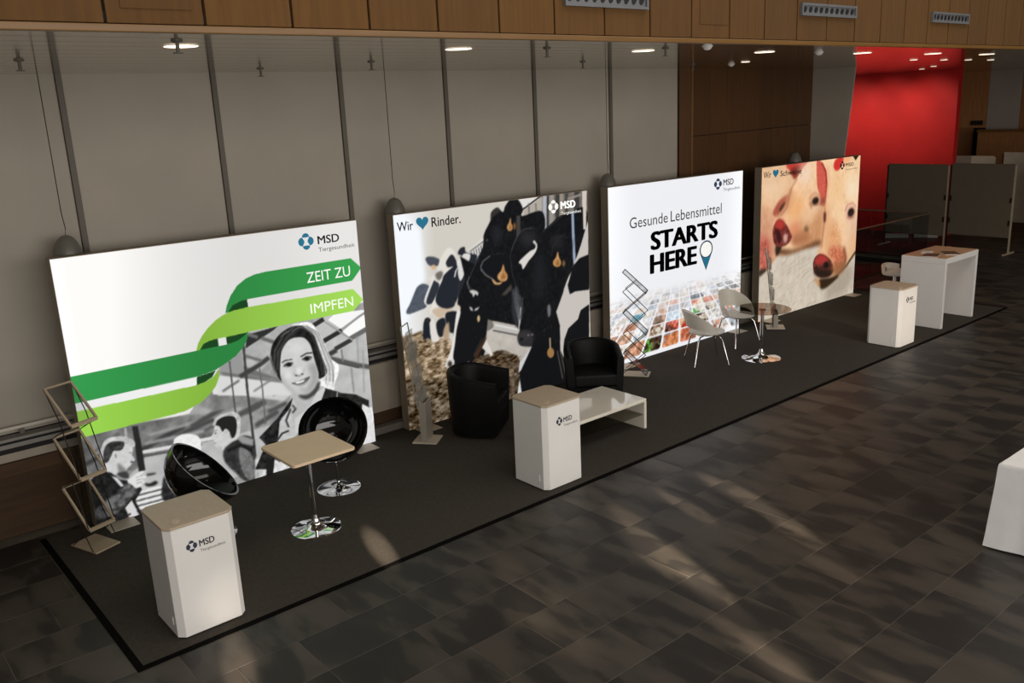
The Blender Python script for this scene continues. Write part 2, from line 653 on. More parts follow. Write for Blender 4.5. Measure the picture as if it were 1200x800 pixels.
def picture_vaccination():
    P = Print(BX[0], 420, 350, seed=3)
    # white ground, the uneven glow of the backlight painted into its colour
    g = np.clip((P.U - 130) / 250, 0, 1)
    edge = np.clip((P.X - P.x0) / 0.12, 0, 1)
    P.img[:] = (253 - 32 * np.sin(np.clip(g, 0, 1) * math.pi * 0.75) * np.clip(1.2 - (P.Z - 1.2) * 0.1, 0, 1))[..., None] * np.array([1.0, 0.993, 0.985])
    P.img = np.clip(P.img * (1.0 + 0.04 * (1 - edge))[..., None], 0, 255)
    n1 = (P.noise(30, 25) - 0.5)
    n2 = (P.noise(90, 80, 2) - 0.5)
    # barn behind the people
    P.view = (0, 0, 1)
    P.poly([(80, 515), (150, 500), (222, 485), (258, 430), (285, 395), (330, 380), (445, 350), (445, 525), (100, 630)], 150, 0, grain=n1 * 60)
    P.poly([(90, 505), (235, 485), (262, 500), (262, 535), (95, 560)], 118, 2, grain=n1 * 90)
    for (a, b, w, c) in [((100, 545), (150, 515), 5, 70), ((110, 530), (140, 508), 3, 90), ((165, 528), (215, 500), 6, 60), ((205, 512), (250, 492), 5, 70),
                         ((175, 510), (232, 494), 3, 160), ((170, 520), (240, 505), 3, 165), ((225, 500), (262, 478), 6, 75), ((240, 505), (275, 485), 4, 90)]:
        P.line([a, b], w, c, 3)
    P.poly([(170, 534), (235, 519), (262, 513), (330, 495), (330, 540), (108, 620), (108, 600), (165, 545)], 186, 2, grain=n1 * 30)
    P.line([(167, 530), (205, 523), (236, 516), (262, 511)], 4, 218, 1)
    P.line([(167, 535), (205, 528), (236, 521)], 3, 90, 1)
    # light roof windows and rafters
    P.view = (150, 400, 4)
    P.poly([(330, 300), (440, 165), (560, 190), (720, 235), (700, 300), (600, 300), (400, 330)], 128, 3, grain=n1 * 60)
    P.poly([(395, 235), (435, 165), (560, 185), (705, 230), (690, 268), (560, 255), (400, 250)], 222, 1)
    P.poly([(560, 100), (760, 250), (730, 280), (560, 260)], 200, 2)
    for (a, b, w, c) in [((470, 200), (560, 165), 12, 140), ((590, 245), (700, 195), 12, 130), ((680, 255), (740, 225), 10, 140)]:
        P.line([a, b], w, c, 1)
    for (a, b, w) in [((520, 345), (640, 285), 26), ((600, 395), (700, 330), 22), ((560, 330), (610, 300), 24), ((660, 330), (740, 290), 18)]:
        P.line([a, b], w, 80, 3)
    P.view = (250, 360, 8)
    P.poly([(310, 240), (800, 140), (800, 300), (560, 480), (420, 620), (300, 640), (250, 520)], 176, 2, grain=n1 * 40)
    P.poly([(60, 610), (300, 560), (660, 690), (640, 740), (100, 640)], 110, 2)
    P.poly([(40, 640), (280, 670), (640, 710), (800, 780), (800, 830), (40, 830)], 215, 2)
    P.poly([(80, 560), (260, 420), (300, 640), (70, 610)], 150, 2)
    P.poly([(320, 262), (605, 180), (560, 222), (300, 392), (308, 310)], 46, 1)
    P.line([(325, 260), (410, 285)], 30, 110, 2)
    P.line([(455, 295), (560, 330)], 34, 100, 2)
    P.line([(255, 650), (430, 545), (515, 480)], 42, 62, 2)
    P.line([(300, 460), (450, 505)], 28, 105, 2)
    P.line([(330, 640), (660, 700)], 16, 130, 2)
    P.line([(90, 790), (240, 690)], 22, 110, 2)
    P.line([(380, 790), (560, 670)], 18, 130, 2)
    P.view = (0, 0, 1)
    P.line([(285, 403), (290, 460), (294, 490), (299, 535)], 3.0, 66, 1)
    P.line([(269, 424), (273, 460), (276, 484)], 1.8, 80, 1)
    P.line([(304, 432), (307.5, 457), (311, 497)], 1.6, 100, 1)
    P.poly([(155, 500), (162, 499), (171, 551), (163, 553)], 40, 1)
    P.line([(147, 502), (149, 518)], 3, 170, 1)
    # right hand side: bright roof lights and boards
    P.view = (300, 370, 8)
    P.poly([(520, 90), (700, -20), (1100, -60), (1150, 1200), (700, 720), (640, 420)], 186, 2, grain=n1 * 30)
    P.poly([(672, 45), (740, -20), (1100, -60), (960, 0), (800, 132)], 246, 0)
    P.poly([(808, 152), (960, 22), (1080, -40), (1080, 70), (960, 150), (880, 212)], 250, 0)
    P.line([(790, 140), (960, 15), (1080, -70)], 20, 150, 1)
    P.line([(530, 100), (625, 40)], 42, 45, 1)
    P.line([(635, 240), (795, 145)], 42, 45, 1)
    P.line([(745, 312), (885, 232)], 40, 55, 1)
    P.line([(690, 362), (745, 330)], 44, 60, 2)
    P.line([(885, 215), (1100, 90)], 44, 105, 1)
    P.line([(640, 60), (900, 230)], 14, 150, 1)
    P.line([(700, 405), (960, 468), (1110, 490)], 44, 84, 2)
    P.line([(700, 430), (960, 490)], 12, 60, 1)
    P.line([(800, 320), (812, 430)], 14, 120, 1)
    P.line([(890, 495), (915, 720)], 14, 135, 2)
    P.line([(1000, 330), (1010, 720)], 10, 150, 2)
    P.line([(945, 200), (955, 440)], 10, 150, 2)
    # bearded wall of hay and fence low between the people
    P.view = (90, 560, 10)
    P.poly([(680, 120), (1050, 60), (1050, 420), (760, 400), (700, 280)], 195, 1, grain=n2 * 70)
    for k in range(4):
        P.line([(690, 180 + k * 62), (1040, 90 + k * 60)], 26, 232, 1)
        P.line([(690, 212 + k * 62), (1040, 122 + k * 60)], 16, 80, 1)
    # man with raised hand
    P.view = (90, 480, 8)
    P.blob([(340, 330), (440, 300), (520, 330), (528, 390), (520, 425), (548, 470), (522, 492), (508, 525), (480, 548), (460, 578), (400, 585), (370, 610), (300, 610), (238, 580), (262, 500), (330, 430)], 208, 1, grain=n2 * 25)
    P.blob([(240, 450), (250, 390), (275, 330), (340, 300), (430, 288), (450, 320), (430, 372), (385, 388), (345, 392), (320, 440), (300, 485), (262, 500)], 58, 1, grain=n2 * 60)
    P.blob([(222, 430), (238, 345), (270, 285), (340, 258), (430, 254), (505, 270), (548, 312), (538, 355), (520, 342), (480, 330), (430, 300), (335, 300), (275, 338), (252, 420), (250, 480)], 196, 1, grain=n2 * 70)
    P.blob([(345, 400), (385, 395), (392, 450), (370, 470), (340, 440)], 205, 1)
    P.line([(365, 420), (372, 450)], 10, 110, 1)
    P.blob([(385, 500), (440, 540), (470, 575), (400, 590)], 130, 3)
    P.ell((516, 490), 13, 7, 60, 1)
    P.ell((505, 404), 14, 5, 120, 1)
    P.blob([(380, 600), (470, 580), (490, 640), (430, 640)], 60, 2)
    P.view = (0, 0, 1)
    P.poly([(117, 551), (131, 554), (141, 562), (150, 563), (151, 572), (160, 566), (167, 573), (158, 588), (151, 606), (108, 624), (92, 610), (96, 585), (104, 566)], 30, 1, grain=n2 * 40)
    P.view = (90, 560, 10)
    P.blob([(220, 395), (320, 290), (470, 180), (600, 60), (690, 90), (715, 135), (650, 230), (500, 390), (350, 470), (260, 470)], 84, 3, grain=n2 * 90)
    P.blob([(330, 300), (450, 210), (460, 260), (350, 370)], 110, 3)
    P.poly([(570, 350), (655, 250), (720, 435), (625, 468)], 214, 1)
    P.line([(655, 240), (755, 430)], 34, 28, 1)
    P.ell((622, 425), 16, 12, 30, 1)
    P.view = (90, 480, 8)
    P.poly([(325, 620), (385, 640), (445, 715), (415, 722)], 214, 1)
    P.blob([(478, 670), (520, 630), (560, 600), (610, 576), (632, 590), (600, 615), (652, 620), (650, 640), (610, 650), (640, 670), (630, 690), (600, 690), (620, 708), (560, 735), (520, 705)], 226, 1)
    for k in range(3):
        P.line([(560, 635 + k * 28), (615, 618 + k * 28)], 6, 140, 1)
    P.blob([(690, 690), (740, 665), (760, 690), (720, 715), (660, 720), (640, 690)], 40, 2)
    P.poly([(655, 600), (740, 590), (745, 605), (660, 625)], 60, 2)
    # white-haired man and the man in a vest
    P.view = (180, 470, 6.667)
    P.blob([(70, 640), (110, 540), (170, 480), (330, 420), (420, 470), (430, 760), (100, 790)], 42, 2, grain=n2 * 40)
    P.blob([(170, 360), (360, 360), (370, 430), (300, 470), (200, 450)], 190, 2)
    P.blob([(158, 325), (170, 290), (230, 262), (310, 260), (358, 288), (372, 340), (360, 385), (250, 390), (162, 365)], 236, 1, grain=n2 * 20)
    P.blob([(480, 190), (515, 160), (535, 230), (560, 212), (595, 235), (595, 290), (650, 290), (620, 345), (548, 388), (528, 352), (492, 362), (476, 335), (470, 305), (448, 285), (468, 245)], 204, 1, grain=n2 * 20)
    P.blob([(480, 185), (505, 140), (575, 116), (640, 125), (652, 180), (640, 262), (612, 290), (592, 240), (560, 218), (538, 240), (514, 200)], 34, 1)
    P.blob([(462, 190), (488, 132), (560, 96), (622, 84), (668, 110), (682, 165), (664, 292), (640, 292), (652, 200), (632, 126), (560, 120), (502, 150), (482, 190)], 205, 1, 0.85, grain=n2 * 80)
    P.line([(472, 236), (498, 228)], 6, 110, 1)
    P.ell((484, 252), 8, 5, 60, 1)
    P.line([(470, 330), (492, 328)], 5, 110, 1)
    P.ell((566, 240), 14, 20, 190, 1)
    P.blob([(545, 390), (600, 330), (660, 298), (710, 268), (782, 300), (795, 420), (790, 610), (710, 620), (640, 560), (560, 480)], 52, 2, grain=n2 * 40)
    P.blob([(670, 370), (740, 385), (782, 480), (782, 605), (728, 605), (680, 500)], 118, 2, grain=n2 * 50)
    P.line([(580, 390), (680, 340), (765, 385)], 26, 30, 1)
    P.poly([(650, 290), (690, 270), (780, 300), (775, 350), (690, 330)], 150, 2)
    P.poly([(790, 460), (890, 410), (890, 590), (790, 610)], 200, 2, grain=n2 * 90)
    # the woman
    P.view = (300, 370, 8)
    P.blob([(330, 100), (380, 75), (500, 66), (565, 130), (625, 230), (665, 330), (705, 410), (772, 465), (766, 550), (735, 640), (720, 720), (640, 690), (575, 640), (600, 560), (640, 480), (600, 380), (560, 250), (500, 130), (430, 100)], 234, 1, grain=n2 * 70)
    for k, (a, b) in enumerate([((470, 90), (585, 240)), ((520, 120), (620, 310)), ((640, 400), (690, 560)), ((660, 470), (650, 640)), ((700, 480), (720, 640))]):
        P.line([a, ((a[0] + b[0]) / 2 + 12, (a[1] + b[1]) / 2 - 8), b], 7, 150, 1)
    P.view = (290, 430, 6.667)
    P.blob([(345, 205), (430, 235), (520, 195), (575, 150), (600, 175), (560, 270), (470, 350), (400, 500), (350, 480), (330, 340)], 186, 2, grain=n2 * 15)
    P.poly([(370, 400), (430, 360), (475, 330), (430, 440), (380, 540), (360, 540)], 208, 2)
    P.view = (300, 370, 8)
    P.blob([(262, 275), (330, 222), (420, 204), (475, 228), (514, 290), (535, 370), (562, 450), (582, 540), (576, 620), (542, 682), (482, 738), (430, 752), (380, 738), (310, 694), (262, 645), (236, 590), (226, 520), (228, 420), (236, 340)], 204, 1, grain=n2 * 12)
    P.blob([(480, 470), (560, 450), (584, 540), (576, 620), (540, 684), (470, 742), (430, 752), (500, 640), (515, 560)], 160, 8)
    P.blob([(240, 560), (290, 640), (350, 700), (430, 745), (380, 742), (300, 694), (240, 610)], 172, 5)
    P.blob([(400, 745), (480, 742), (545, 690), (582, 620), (600, 640), (565, 725), (480, 785), (420, 775)], 66, 3)
    P.blob([(330, 108), (430, 98), (500, 128), (552, 200), (582, 300), (612, 380), (655, 480), (656, 550), (592, 595), (582, 530), (545, 410), (514, 295), (482, 240), (430, 206), (330, 218), (268, 272), (238, 335), (226, 430), (222, 540), (236, 612), (200, 572), (160, 505), (134, 420), (140, 320), (170, 240), (235, 165)], 28, 1, grain=n2 * 30)
    for k in range(26):                        # strands of hair
        f = P.rng.rand()
        a = (345 + 90 * f, 100 + 10 * P.rng.rand())
        P.line([a, (250 + 60 * f, 175 + 40 * f), (165 + 62 * f, 330 + 20 * f), (160 + 60 * f, 480 + 40 * f)], 3.5, int(P.rng.choice([14, 60, 90, 120])), 1, 0.5)
    for k in range(30):
        f = P.rng.rand()
        P.line([(430 + 50 * f, 92 + 12 * f), (545 + 40 * f, 190 - 30 * f), (600 + 60 * f, 350 - 20 * f), (640 + 90 * f, 480), (650 + 80 * f, 620)], 3.5, int(P.rng.choice([90, 140, 180, 250])), 1, 0.55)
    for k in range(16):
        f = P.rng.rand()
        P.line([(400 + 60 * f, 105 + 20 * f), (500 + 30 * f, 160 + 20 * f), (560 + 20 * f, 290), (600 + 30 * f, 430), (610 + 30 * f, 560)], 3, int(P.rng.choice([70, 110, 20])), 1, 0.5)
    P.line([(330, 150), (400, 112), (470, 118), (530, 170)], 6, 150, 1, 0.6)
    P.line([(230, 200), (270, 165), (310, 150)], 8, 110, 2)
    P.line([(135, 380), (150, 470), (195, 560)], 12, 150, 2)
    P.line([(243, 442), (270, 424), (335, 412)], 11, 60, 1)
    P.line([(418, 388), (470, 356), (525, 350)], 13, 50, 1)
    P.ell((302, 462), 44, 22, 110, 2, rot=-0.2)
    P.ell((306, 462), 24, 17, 24, 1)
    P.line([(258, 478), (300, 446), (345, 446)], 8, 30, 1)
    P.ell((478, 406), 44, 22, 110, 2, rot=-0.2)
    P.ell((474, 407), 24, 17, 24, 1)
    P.line([(430, 415), (470, 386), (522, 392)], 8, 30, 1)
    P.blob([(348, 540), (362, 560), (400, 572), (440, 548), (452, 515), (440, 500), (450, 530), (420, 556), (380, 560)], 110, 2)
    P.ell((376, 563), 12, 7, 70, 1)
    P.ell((432, 549), 11, 7, 60, 1)
    P.ell((400, 520), 18, 30, 232, 5)
    P.line([(355, 470), (360, 540)], 10, 180, 3)
    P.blob([(332, 632), (380, 624), (430, 602), (500, 570), (490, 606), (440, 642), (390, 652), (350, 645)], 96, 1)
    P.blob([(368, 628), (420, 612), (456, 600), (440, 622), (400, 636), (376, 638)], 238, 1)
    P.blob([(370, 650), (430, 644), (480, 612), (470, 635), (420, 662)], 150, 2)
    P.ell((440, 694), 36, 18, 178, 4)
    P.ell((300, 560), 30, 36, 222, 6)
    P.ell((380, 310), 70, 50, 214, 8)
    # jacket and collar
    P.view = (290, 430, 6.667)
    P.poly([(560, 300), (600, 165), (690, 190), (730, 205), (840, 215), (945, 262), (948, 318), (900, 300), (885, 420), (880, 640), (560, 640), (420, 560), (470, 350)], 40, 1, grain=n2 * 40)
    P.line([(700, 200), (690, 300)], 10, 150, 1)
    P.poly([(895, 290), (950, 322), (985, 440), (1000, 585), (900, 615), (880, 420)], 222, 1, grain=n2 * 30)
    P.line([(960, 320), (985, 420)], 14, 245, 1)
    P.poly([(90, 552), (230, 405), (352, 240), (330, 335), (262, 400), (240, 575), (262, 800), (60, 800), (140, 605)], 34, 1, grain=n2 * 50)
    P.poly([(238, 575), (250, 430), (335, 315), (358, 262), (382, 310), (342, 410), (372, 450), (372, 560), (420, 640), (262, 800)], 198, 1, grain=n2 * 30)
    P.line([(335, 330), (300, 420), (320, 470)], 16, 70, 1)
    P.line([(235, 570), (270, 520), (320, 500)], 14, 50, 1)
    P.line([(350, 300), (375, 330), (350, 360)], 14, 60, 2)
    P.poly([(490, 300), (540, 200), (600, 160), (605, 180), (560, 300), (500, 340), (440, 380)], 206, 1)
    P.view = (180, 470, 6.667)
    P.poly([(880, 440), (945, 450), (935, 570), (880, 590)], 30, 1)
    P.poly([(945, 455), (1070, 520), (960, 555), (935, 560)], 222, 1, grain=n2 * 60)
    # the two green ribbons with arrow heads
    P.view = (75, 280, 3.334)
    t = np.clip((P.U - 240) / 185, 0, 1)[..., None]
    tl = np.clip((P.U - 80) / 160, 0, 1)[..., None]
    dg = np.array([44, 128, 62.]) * (1 - t) + np.array([58, 162, 80.]) * t
    lg = np.array([134, 180, 64.]) * (1 - t) + np.array([166, 222, 92.]) * t
    dgl = np.array([54, 158, 80.]) * (1 - tl) + np.array([44, 130, 64.]) * tl
    lgl = np.array([158, 218, 82.]) * (1 - tl) + np.array([134, 182, 64.]) * tl
    dk = (26, 68, 32)
    curve = lambda p: [tuple(q) for q in p]
    P.poly([(630, 292), (636, 262), (650, 225), (676, 185), (710, 157), (745, 141), (790, 130), (1118, 78), (1160, 115), (1125, 165), (718, 237), (690, 245), (660, 262), (642, 290)], dg)
    P.poly([(642, 288), (658, 262), (690, 245), (715, 238), (720, 272), (650, 290)], dk)
    P.poly([(636, 412), (632, 385), (716, 366), (700, 390), (672, 406)], dk)
    P.poly([(528, 440), (545, 412), (570, 399), (600, 391), (606, 424)], dk)
    P.poly([(604, 391), (632, 386), (637, 414), (607, 420)], 228)
    P.poly([(517, 440), (524, 410), (540, 380), (562, 350), (592, 320), (622, 299), (655, 284), (720, 268), (1128, 198), (1167, 238), (1130, 283), (716, 366), (632, 386), (600, 391), (570, 399), (545, 412), (530, 438)], lg)
    P.poly([(20, 541), (520, 438), (606, 420), (650, 410), (680, 398), (702, 382), (718, 364), (716, 392), (700, 425), (672, 458), (640, 482), (590, 515), (520, 540), (38, 646)], dgl)
    P.poly([(38, 646), (520, 540), (520, 572), (44, 677)], 238)
    P.poly([(519, 541), (592, 516), (580, 540), (552, 560), (519, 573)], dk)
    P.poly([(44, 677), (520, 572), (558, 557), (588, 536), (607, 510), (606, 540), (594, 575), (570, 608), (536, 640), (500, 660), (468, 676), (62, 780)], lgl)
    return P


def picture_cows():
    P = Print(BX[1], 300, 250, seed=5)
    n1 = (P.noise(26, 22) - 0.5)
    n2 = (P.noise(80, 70, 2) - 0.5)
    nst = (P.noise(50, 70, 3) - 0.5)
    blk = (19, 20, 23)
    # bright barn wall
    t = np.clip((P.U - 470) / 40, 0, 1)[..., None]
    P.img[:] = np.array([243, 248, 253.]) * (1 - t) + np.array([208, 203, 194.]) * t
    P.view = (460, 270, 7.273)
    P.poly([(0, -200), (240, 0), (280, 420), (60, 900), (0, 900)], (244, 249, 255), 6)
    P.poly([(300, 420), (560, 260), (790, 60), (800, 200), (600, 500)], (226, 224, 220), 3)
    for k in range(6):
        P.line([(672 + k * 20, 190 - k * 14), (680 + k * 20, 225 - k * 10)], 8, 70, 1)
    P.line([(660, 185), (780, 95)], 8, 70, 1)
    # straw on the floor
    P.view = (460, 370, 7.273)
    P.poly([(60, 180), (160, 165), (250, 130), (300, 200), (480, 190), (620, 430), (760, 400), (900, 330), (1000, 380), (1000, 1100), (60, 1100)], (138, 118, 92), 2,
           grain=nst * 260)
    P.poly([(60, 560), (300, 540), (480, 560), (600, 700), (600, 1100), (60, 1100)], (70, 58, 44), 6, alpha=0.75, grain=nst * 190)
    for k in range(240):
        x, y = P.rng.uniform(80, 500), P.rng.uniform(190, 1000)
        a = P.rng.uniform(-0.6, 0.6)
        l = P.rng.uniform(12, 40)
        P.line([(x, y), (x + l * math.cos(a), y + l * math.sin(a))], 5, tuple(np.array([225, 202, 170]) * P.rng.uniform(0.3, 1.1)), 0, 0.8 if y < 560 else 0.5)
    # far cows
    P.view = (460, 270, 7.273)
    P.blob([(118, 697), (150, 630), (178, 560), (213, 485), (262, 458), (315, 480), (315, 540), (285, 600), (290, 655), (230, 685), (145, 716)], (80, 87, 98), 1, grain=n2 * 25)
    P.blob([(282, 245), (310, 228), (360, 232), (400, 255), (395, 300), (340, 312), (300, 290)], (72, 76, 86), 1)
    P.blob([(270, 605), (350, 410), (390, 440), (410, 480), (370, 570), (330, 640)], (226, 224, 222), 1)
    P.blob([(288, 612), (345, 450), (365, 430), (400, 470), (375, 560), (330, 630)], (46, 50, 58), 1)
    P.blob([(362, 430), (358, 385), (385, 335), (400, 270), (440, 190), (480, 152), (522, 178), (545, 240), (540, 330), (480, 335), (430, 385), (412, 445)], (224, 220, 212), 1)
    P.blob([(458, 270), (500, 212), (532, 235), (548, 300), (500, 322), (465, 312)], (40, 42, 48), 1)
    P.blob([(370, 370), (420, 350), (430, 390), (400, 430), (372, 410)], (110, 105, 100), 2)
    P.ell((350, 318), 22, 20, (206, 176, 140), 1)
    P.blob([(316, 700), (350, 610), (395, 500), (430, 390), (480, 325), (520, 330), (440, 500), (400, 640), (500, 665), (440, 735), (385, 755), (335, 715)], (228, 223, 216), 1)
    P.blob([(335, 690), (400, 660), (520, 660), (440, 735), (390, 750)], (200, 180, 158), 2)
    P.blob([(440, 385), (500, 328), (550, 300), (566, 450), (545, 620), (482, 668), (405, 655), (368, 605), (384, 520), (420, 440)], (34, 38, 46), 1)
    P.blob([(525, 400), (560, 330), (590, 230), (556, 205), (576, 158), (616, 148), (624, 188), (680, 205), (722, 232), (660, 430), (700, 540), (640, 600), (560, 590), (560, 450)], (38, 41, 48), 1)
    P.blob([(592, 222), (640, 200), (664, 220), (642, 290), (584, 432), (558, 350)], (218, 216, 212), 1)
    P.line([(530, 400), (540, 350), (560, 320)], 10, 230, 1)
    P.blob([(530, 640), (560, 590), (620, 560), (660, 590), (620, 680), (575, 760), (550, 800), (530, 800), (555, 700)], (212, 200, 186), 2)
    P.blob([(450, 720), (520, 690), (560, 720), (540, 860), (480, 860)], (30, 32, 38), 1)
    P.view = (460, 370, 7.273)
    P.blob([(262, 110), (270, 50), (300, 20), (330, 50), (375, 210), (345, 212), (300, 195), (265, 200)], (30, 34, 42), 1)
    P.blob([(318, 60), (350, 30), (380, 150), (400, 200), (375, 225), (335, 215), (322, 130)], (222, 218, 212), 1)
    P.blob([(375, 60), (440, 20), (455, 90), (430, 175), (390, 170)], (30, 33, 40), 1)
    P.blob([(440, 110), (480, 60), (480, 190), (435, 195)], (176, 152, 126), 2)
    P.ell((300, 40), 26, 20, 40, 1)
    # great black cow in the middle, head up
    P.view = (560, 220, 6.667)
    P.poly([(480, 60), (860, 10), (860, 330), (600, 330), (500, 330), (480, 200)], (120, 112, 104), 1, grain=n1 * 60)
    P.poly([(300, 100), (490, 60), (375, 165), (330, 165)], (222, 220, 216), 1)
    P.poly([(360, 175), (500, 75), (500, 200), (350, 215)], (176, 168, 158), 1)
    P.line([(350, 175), (490, 70)], 12, 40, 0)
    for x in (395, 450):
        P.line([(x, 130), (x + 4, 210)], 10, 110, 1)
    for x, c, w in [(520, (172, 176, 184), 30), (545, 50, 14), (575, (150, 145, 140), 30), (620, 60, 30), (650, (150, 140, 130), 24), (690, 70, 26), (770, 60, 40), (828, (212, 204, 194), 30)]:
        P.line([(x, 20), (x - 2, 330)], w, c, 1)
    P.blob([(-60, 640), (0, 545), (40, 460), (46, 370), (98, 260), (105, 200), (150, 163), (195, 195), (212, 150), (250, 102), (308, 94), (352, 172), (345, 225), (500, 190), (505, 360), (300, 420), (260, 800), (-60, 900), (-160, 900)], blk, 1, grain=n2 * 14)
    P.poly([(-150, 900), (-90, 760), (-60, 640), (300, 500), (300, 1500), (-80, 1500), (-60, 1150)], blk, 1, grain=n2 * 12)
    P.blob([(100, 260), (105, 200), (150, 163), (170, 190), (120, 230)], (52, 50, 48), 2)
    P.line([(-70, 690), (-10, 560), (20, 480)], 4, (120, 122, 128), 1, 0.6)
    P.ell((150, 370), 40, 80, (34, 35, 39), 8)
    P.ell((70, 415), 9, 9, 70, 1)
    # main cow head and neck
    P.blob([(240, 640), (270, 480), (300, 390), (345, 330), (420, 315), (500, 350), (620, 240), (720, 200), (850, 200), (860, 800), (640, 1100), (600, 1500), (300, 1500), (290, 1300), (330, 1250), (250, 900)], blk, 1, grain=n2 * 12)
    P.poly([(500, 345), (650, 220), (860, 195), (860, 1700), (300, 1700), (290, 1350)], blk, 1, grain=n2 * 12)
    P.line([(505, 350), (660, 222)], 6, 50, 1)
    P.ell((390, 400), 70, 60, (42, 42, 46), 12)
    P.ell((480, 700), 50, 180, (30, 31, 35), 12)
    P.ell((620, 430), 50, 50, (36, 36, 40), 10)
    P.line([(560, 430), (600, 390), (660, 375), (700, 400)], 5, 48, 2)
    P.line([(262, 490), (300, 390), (345, 330), (420, 316)], 4, 110, 1, 0.5)
    P.poly([(300, 225), (330, 220), (330, 350), (300, 400)], (66, 62, 60), 1)
    P.line([(737, 190), (741, 330), (752, 590)], 20, (150, 164, 186), 1)
    P.poly([(860, 250), (860, 530), (790, 560), (740, 650), (695, 810), (668, 800), (720, 660), (775, 530), (805, 440)], (198, 192, 186), 1)
    P.poly([(720, 640), (790, 555), (860, 525), (860, 820), (700, 820)], blk, 1)
    P.blob([(318, 585), (360, 540), (405, 500), (440, 482), (450, 456), (428, 428), (440, 418), (462, 455), (446, 512), (392, 580), (352, 640), (340, 605)], (216, 212, 206), 1)
    # lower part of the print
    P.view = (560, 320, 6.154)
    P.poly([(45, 330), (130, 350), (280, 380), (290, 440), (285, 500), (310, 525), (388, 530), (320, 640), (300, 900), (0, 900), (-40, 760), (40, 600), (60, 540)], (186, 180, 172), 1, grain=n1 * 30)
    P.poly([(45, 330), (100, 340), (120, 390), (70, 420), (45, 400)], (120, 115, 108), 1)
    P.line([(120, 388), (290, 425)], 40, (188, 184, 178), 1)
    P.line([(110, 415), (280, 448)], 10, 70, 1)
    P.line([(125, 375), (285, 408)], 10, 225, 1)
    P.blob([(-40, 640), (60, 590), (170, 556), (240, 580), (300, 630), (310, 900), (-60, 900)], (74, 60, 46), 1, grain=nst * 150)
    for k in range(46):
        x, y = P.rng.uniform(-20, 290), P.rng.uniform(590, 760)
        P.line([(x, y), (x + P.rng.uniform(15, 45), y + P.rng.uniform(-26, 20))], 5, tuple(np.array([170, 140, 105]) * P.rng.uniform(0.5, 1.1)), 0, 0.7)
    P.poly([(-130, -120), (240, 100), (250, 345), (100, 345), (-30, 300)], blk, 1, grain=n2 * 12)
    P.poly([(-100, 200), (45, 330), (50, 470), (-20, 560), (-160, 620), (-180, 400)], blk, 1)
    P.poly([(20, 420), (60, 420), (60, 480), (-10, 620), (-30, 600)], (66, 44, 30), 2)
    P.poly([(240, 120), (290, 100), (310, 330), (275, 395), (245, 300)], (46, 47, 52), 2)
    for k in range(5):
        P.line([(255 + k * 16, 130 + k * 12), (268 + k * 12, 240 + k * 18), (300, 370)], 5, (120, 122, 128), 1, 0.7)
    P.line([(308, 250), (300, 350), (290, 420)], 9, 180, 1)
    P.blob([(290, 440), (330, 410), (390, 430), (390, 520), (330, 528), (288, 500)], (46, 44, 46), 2)
    P.ell((390, 445), 10, 7, 100, 1)
    P.poly([(400, 530), (560, 290), (590, 380), (600, 560), (680, 760), (660, 900), (300, 900), (300, 640)], blk, 1)
    P.poly([(640, 60), (680, -20), (645, 90), (660, 152), (700, 132), (800, 118), (800, 228), (740, 270), (720, 335), (650, 402), (622, 480), (615, 540), (660, 552), (700, 518), (720, 560), (670, 620), (668, 722), (640, 650), (592, 560), (590, 380), (563, 280), (600, 180)], (198, 192, 186), 1)
    P.poly([(645, 90), (690, -60), (800, -60), (800, 122), (700, 134), (662, 155)], blk, 1)
    P.poly([(800, 226), (740, 270), (720, 335), (650, 402), (622, 480), (616, 542), (662, 552), (700, 518), (800, 500)], blk, 1)
    for k in range(3):
        P.line([(570 + k * 22, 560), (610 + k * 26, 760)], 6, (100, 92, 84), 1)
    P.poly([(388, 530), (300, 640), (292, 720), (310, 700), (360, 590)], 205, 1)
    P.poly([(300, 760), (280, 900), (320, 900)], 215, 1)
    P.poly([(60, 480), (110, 590), (95, 600), (30, 540)], (216, 212, 206), 1)
    P.blob([(500, 240), (520, 235), (522, 300), (505, 315)], (110, 110, 114), 2)
    P.poly([(165, 165), (240, 80), (245, 120), (200, 160)], (70, 66, 60), 2)
    # black head bent to the straw on the left, with white blaze
    P.view = (460, 370, 7.273)
    P.poly([(560, -40), (820, -60), (800, 160), (740, 260), (690, 340), (640, 400), (560, 430), (515, 400), (515, 300), (535, 150)], blk, 1)
    P.blob([(548, -30), (580, -30), (548, 110), (532, 240), (516, 350), (528, 395), (505, 442), (452, 432), (468, 375), (498, 285), (522, 150)], (226, 222, 217), 1)
    P.ell((490, 412), 20, 28, (60, 50, 46), 2)
    P.line([(690, 340), (760, 200)], 8, 50, 1)
    # white muzzle tufts
    P.view = (460, 270, 7.273)
    P.blob([(655, 520), (690, 512), (728, 530), (725, 560), (705, 545), (690, 572), (678, 545)], (200, 198, 194), 1)
    P.poly([(652, 650), (676, 662), (690, 690), (668, 684)], (190, 188, 184), 1)
    P.poly([(700, 672), (742, 652), (724, 680), (700, 690)], (180, 178, 174), 1)
    P.line([(636, 440), (640, 480), (665, 525)], 6, 150, 1, 0.7)
    P.line([(640, 440), (700, 310), (735, 235)], 4, (120, 124, 130), 1, 0.6)
    # short hair catching the light on the black coats
    P.view = (450, 220, 4.212)
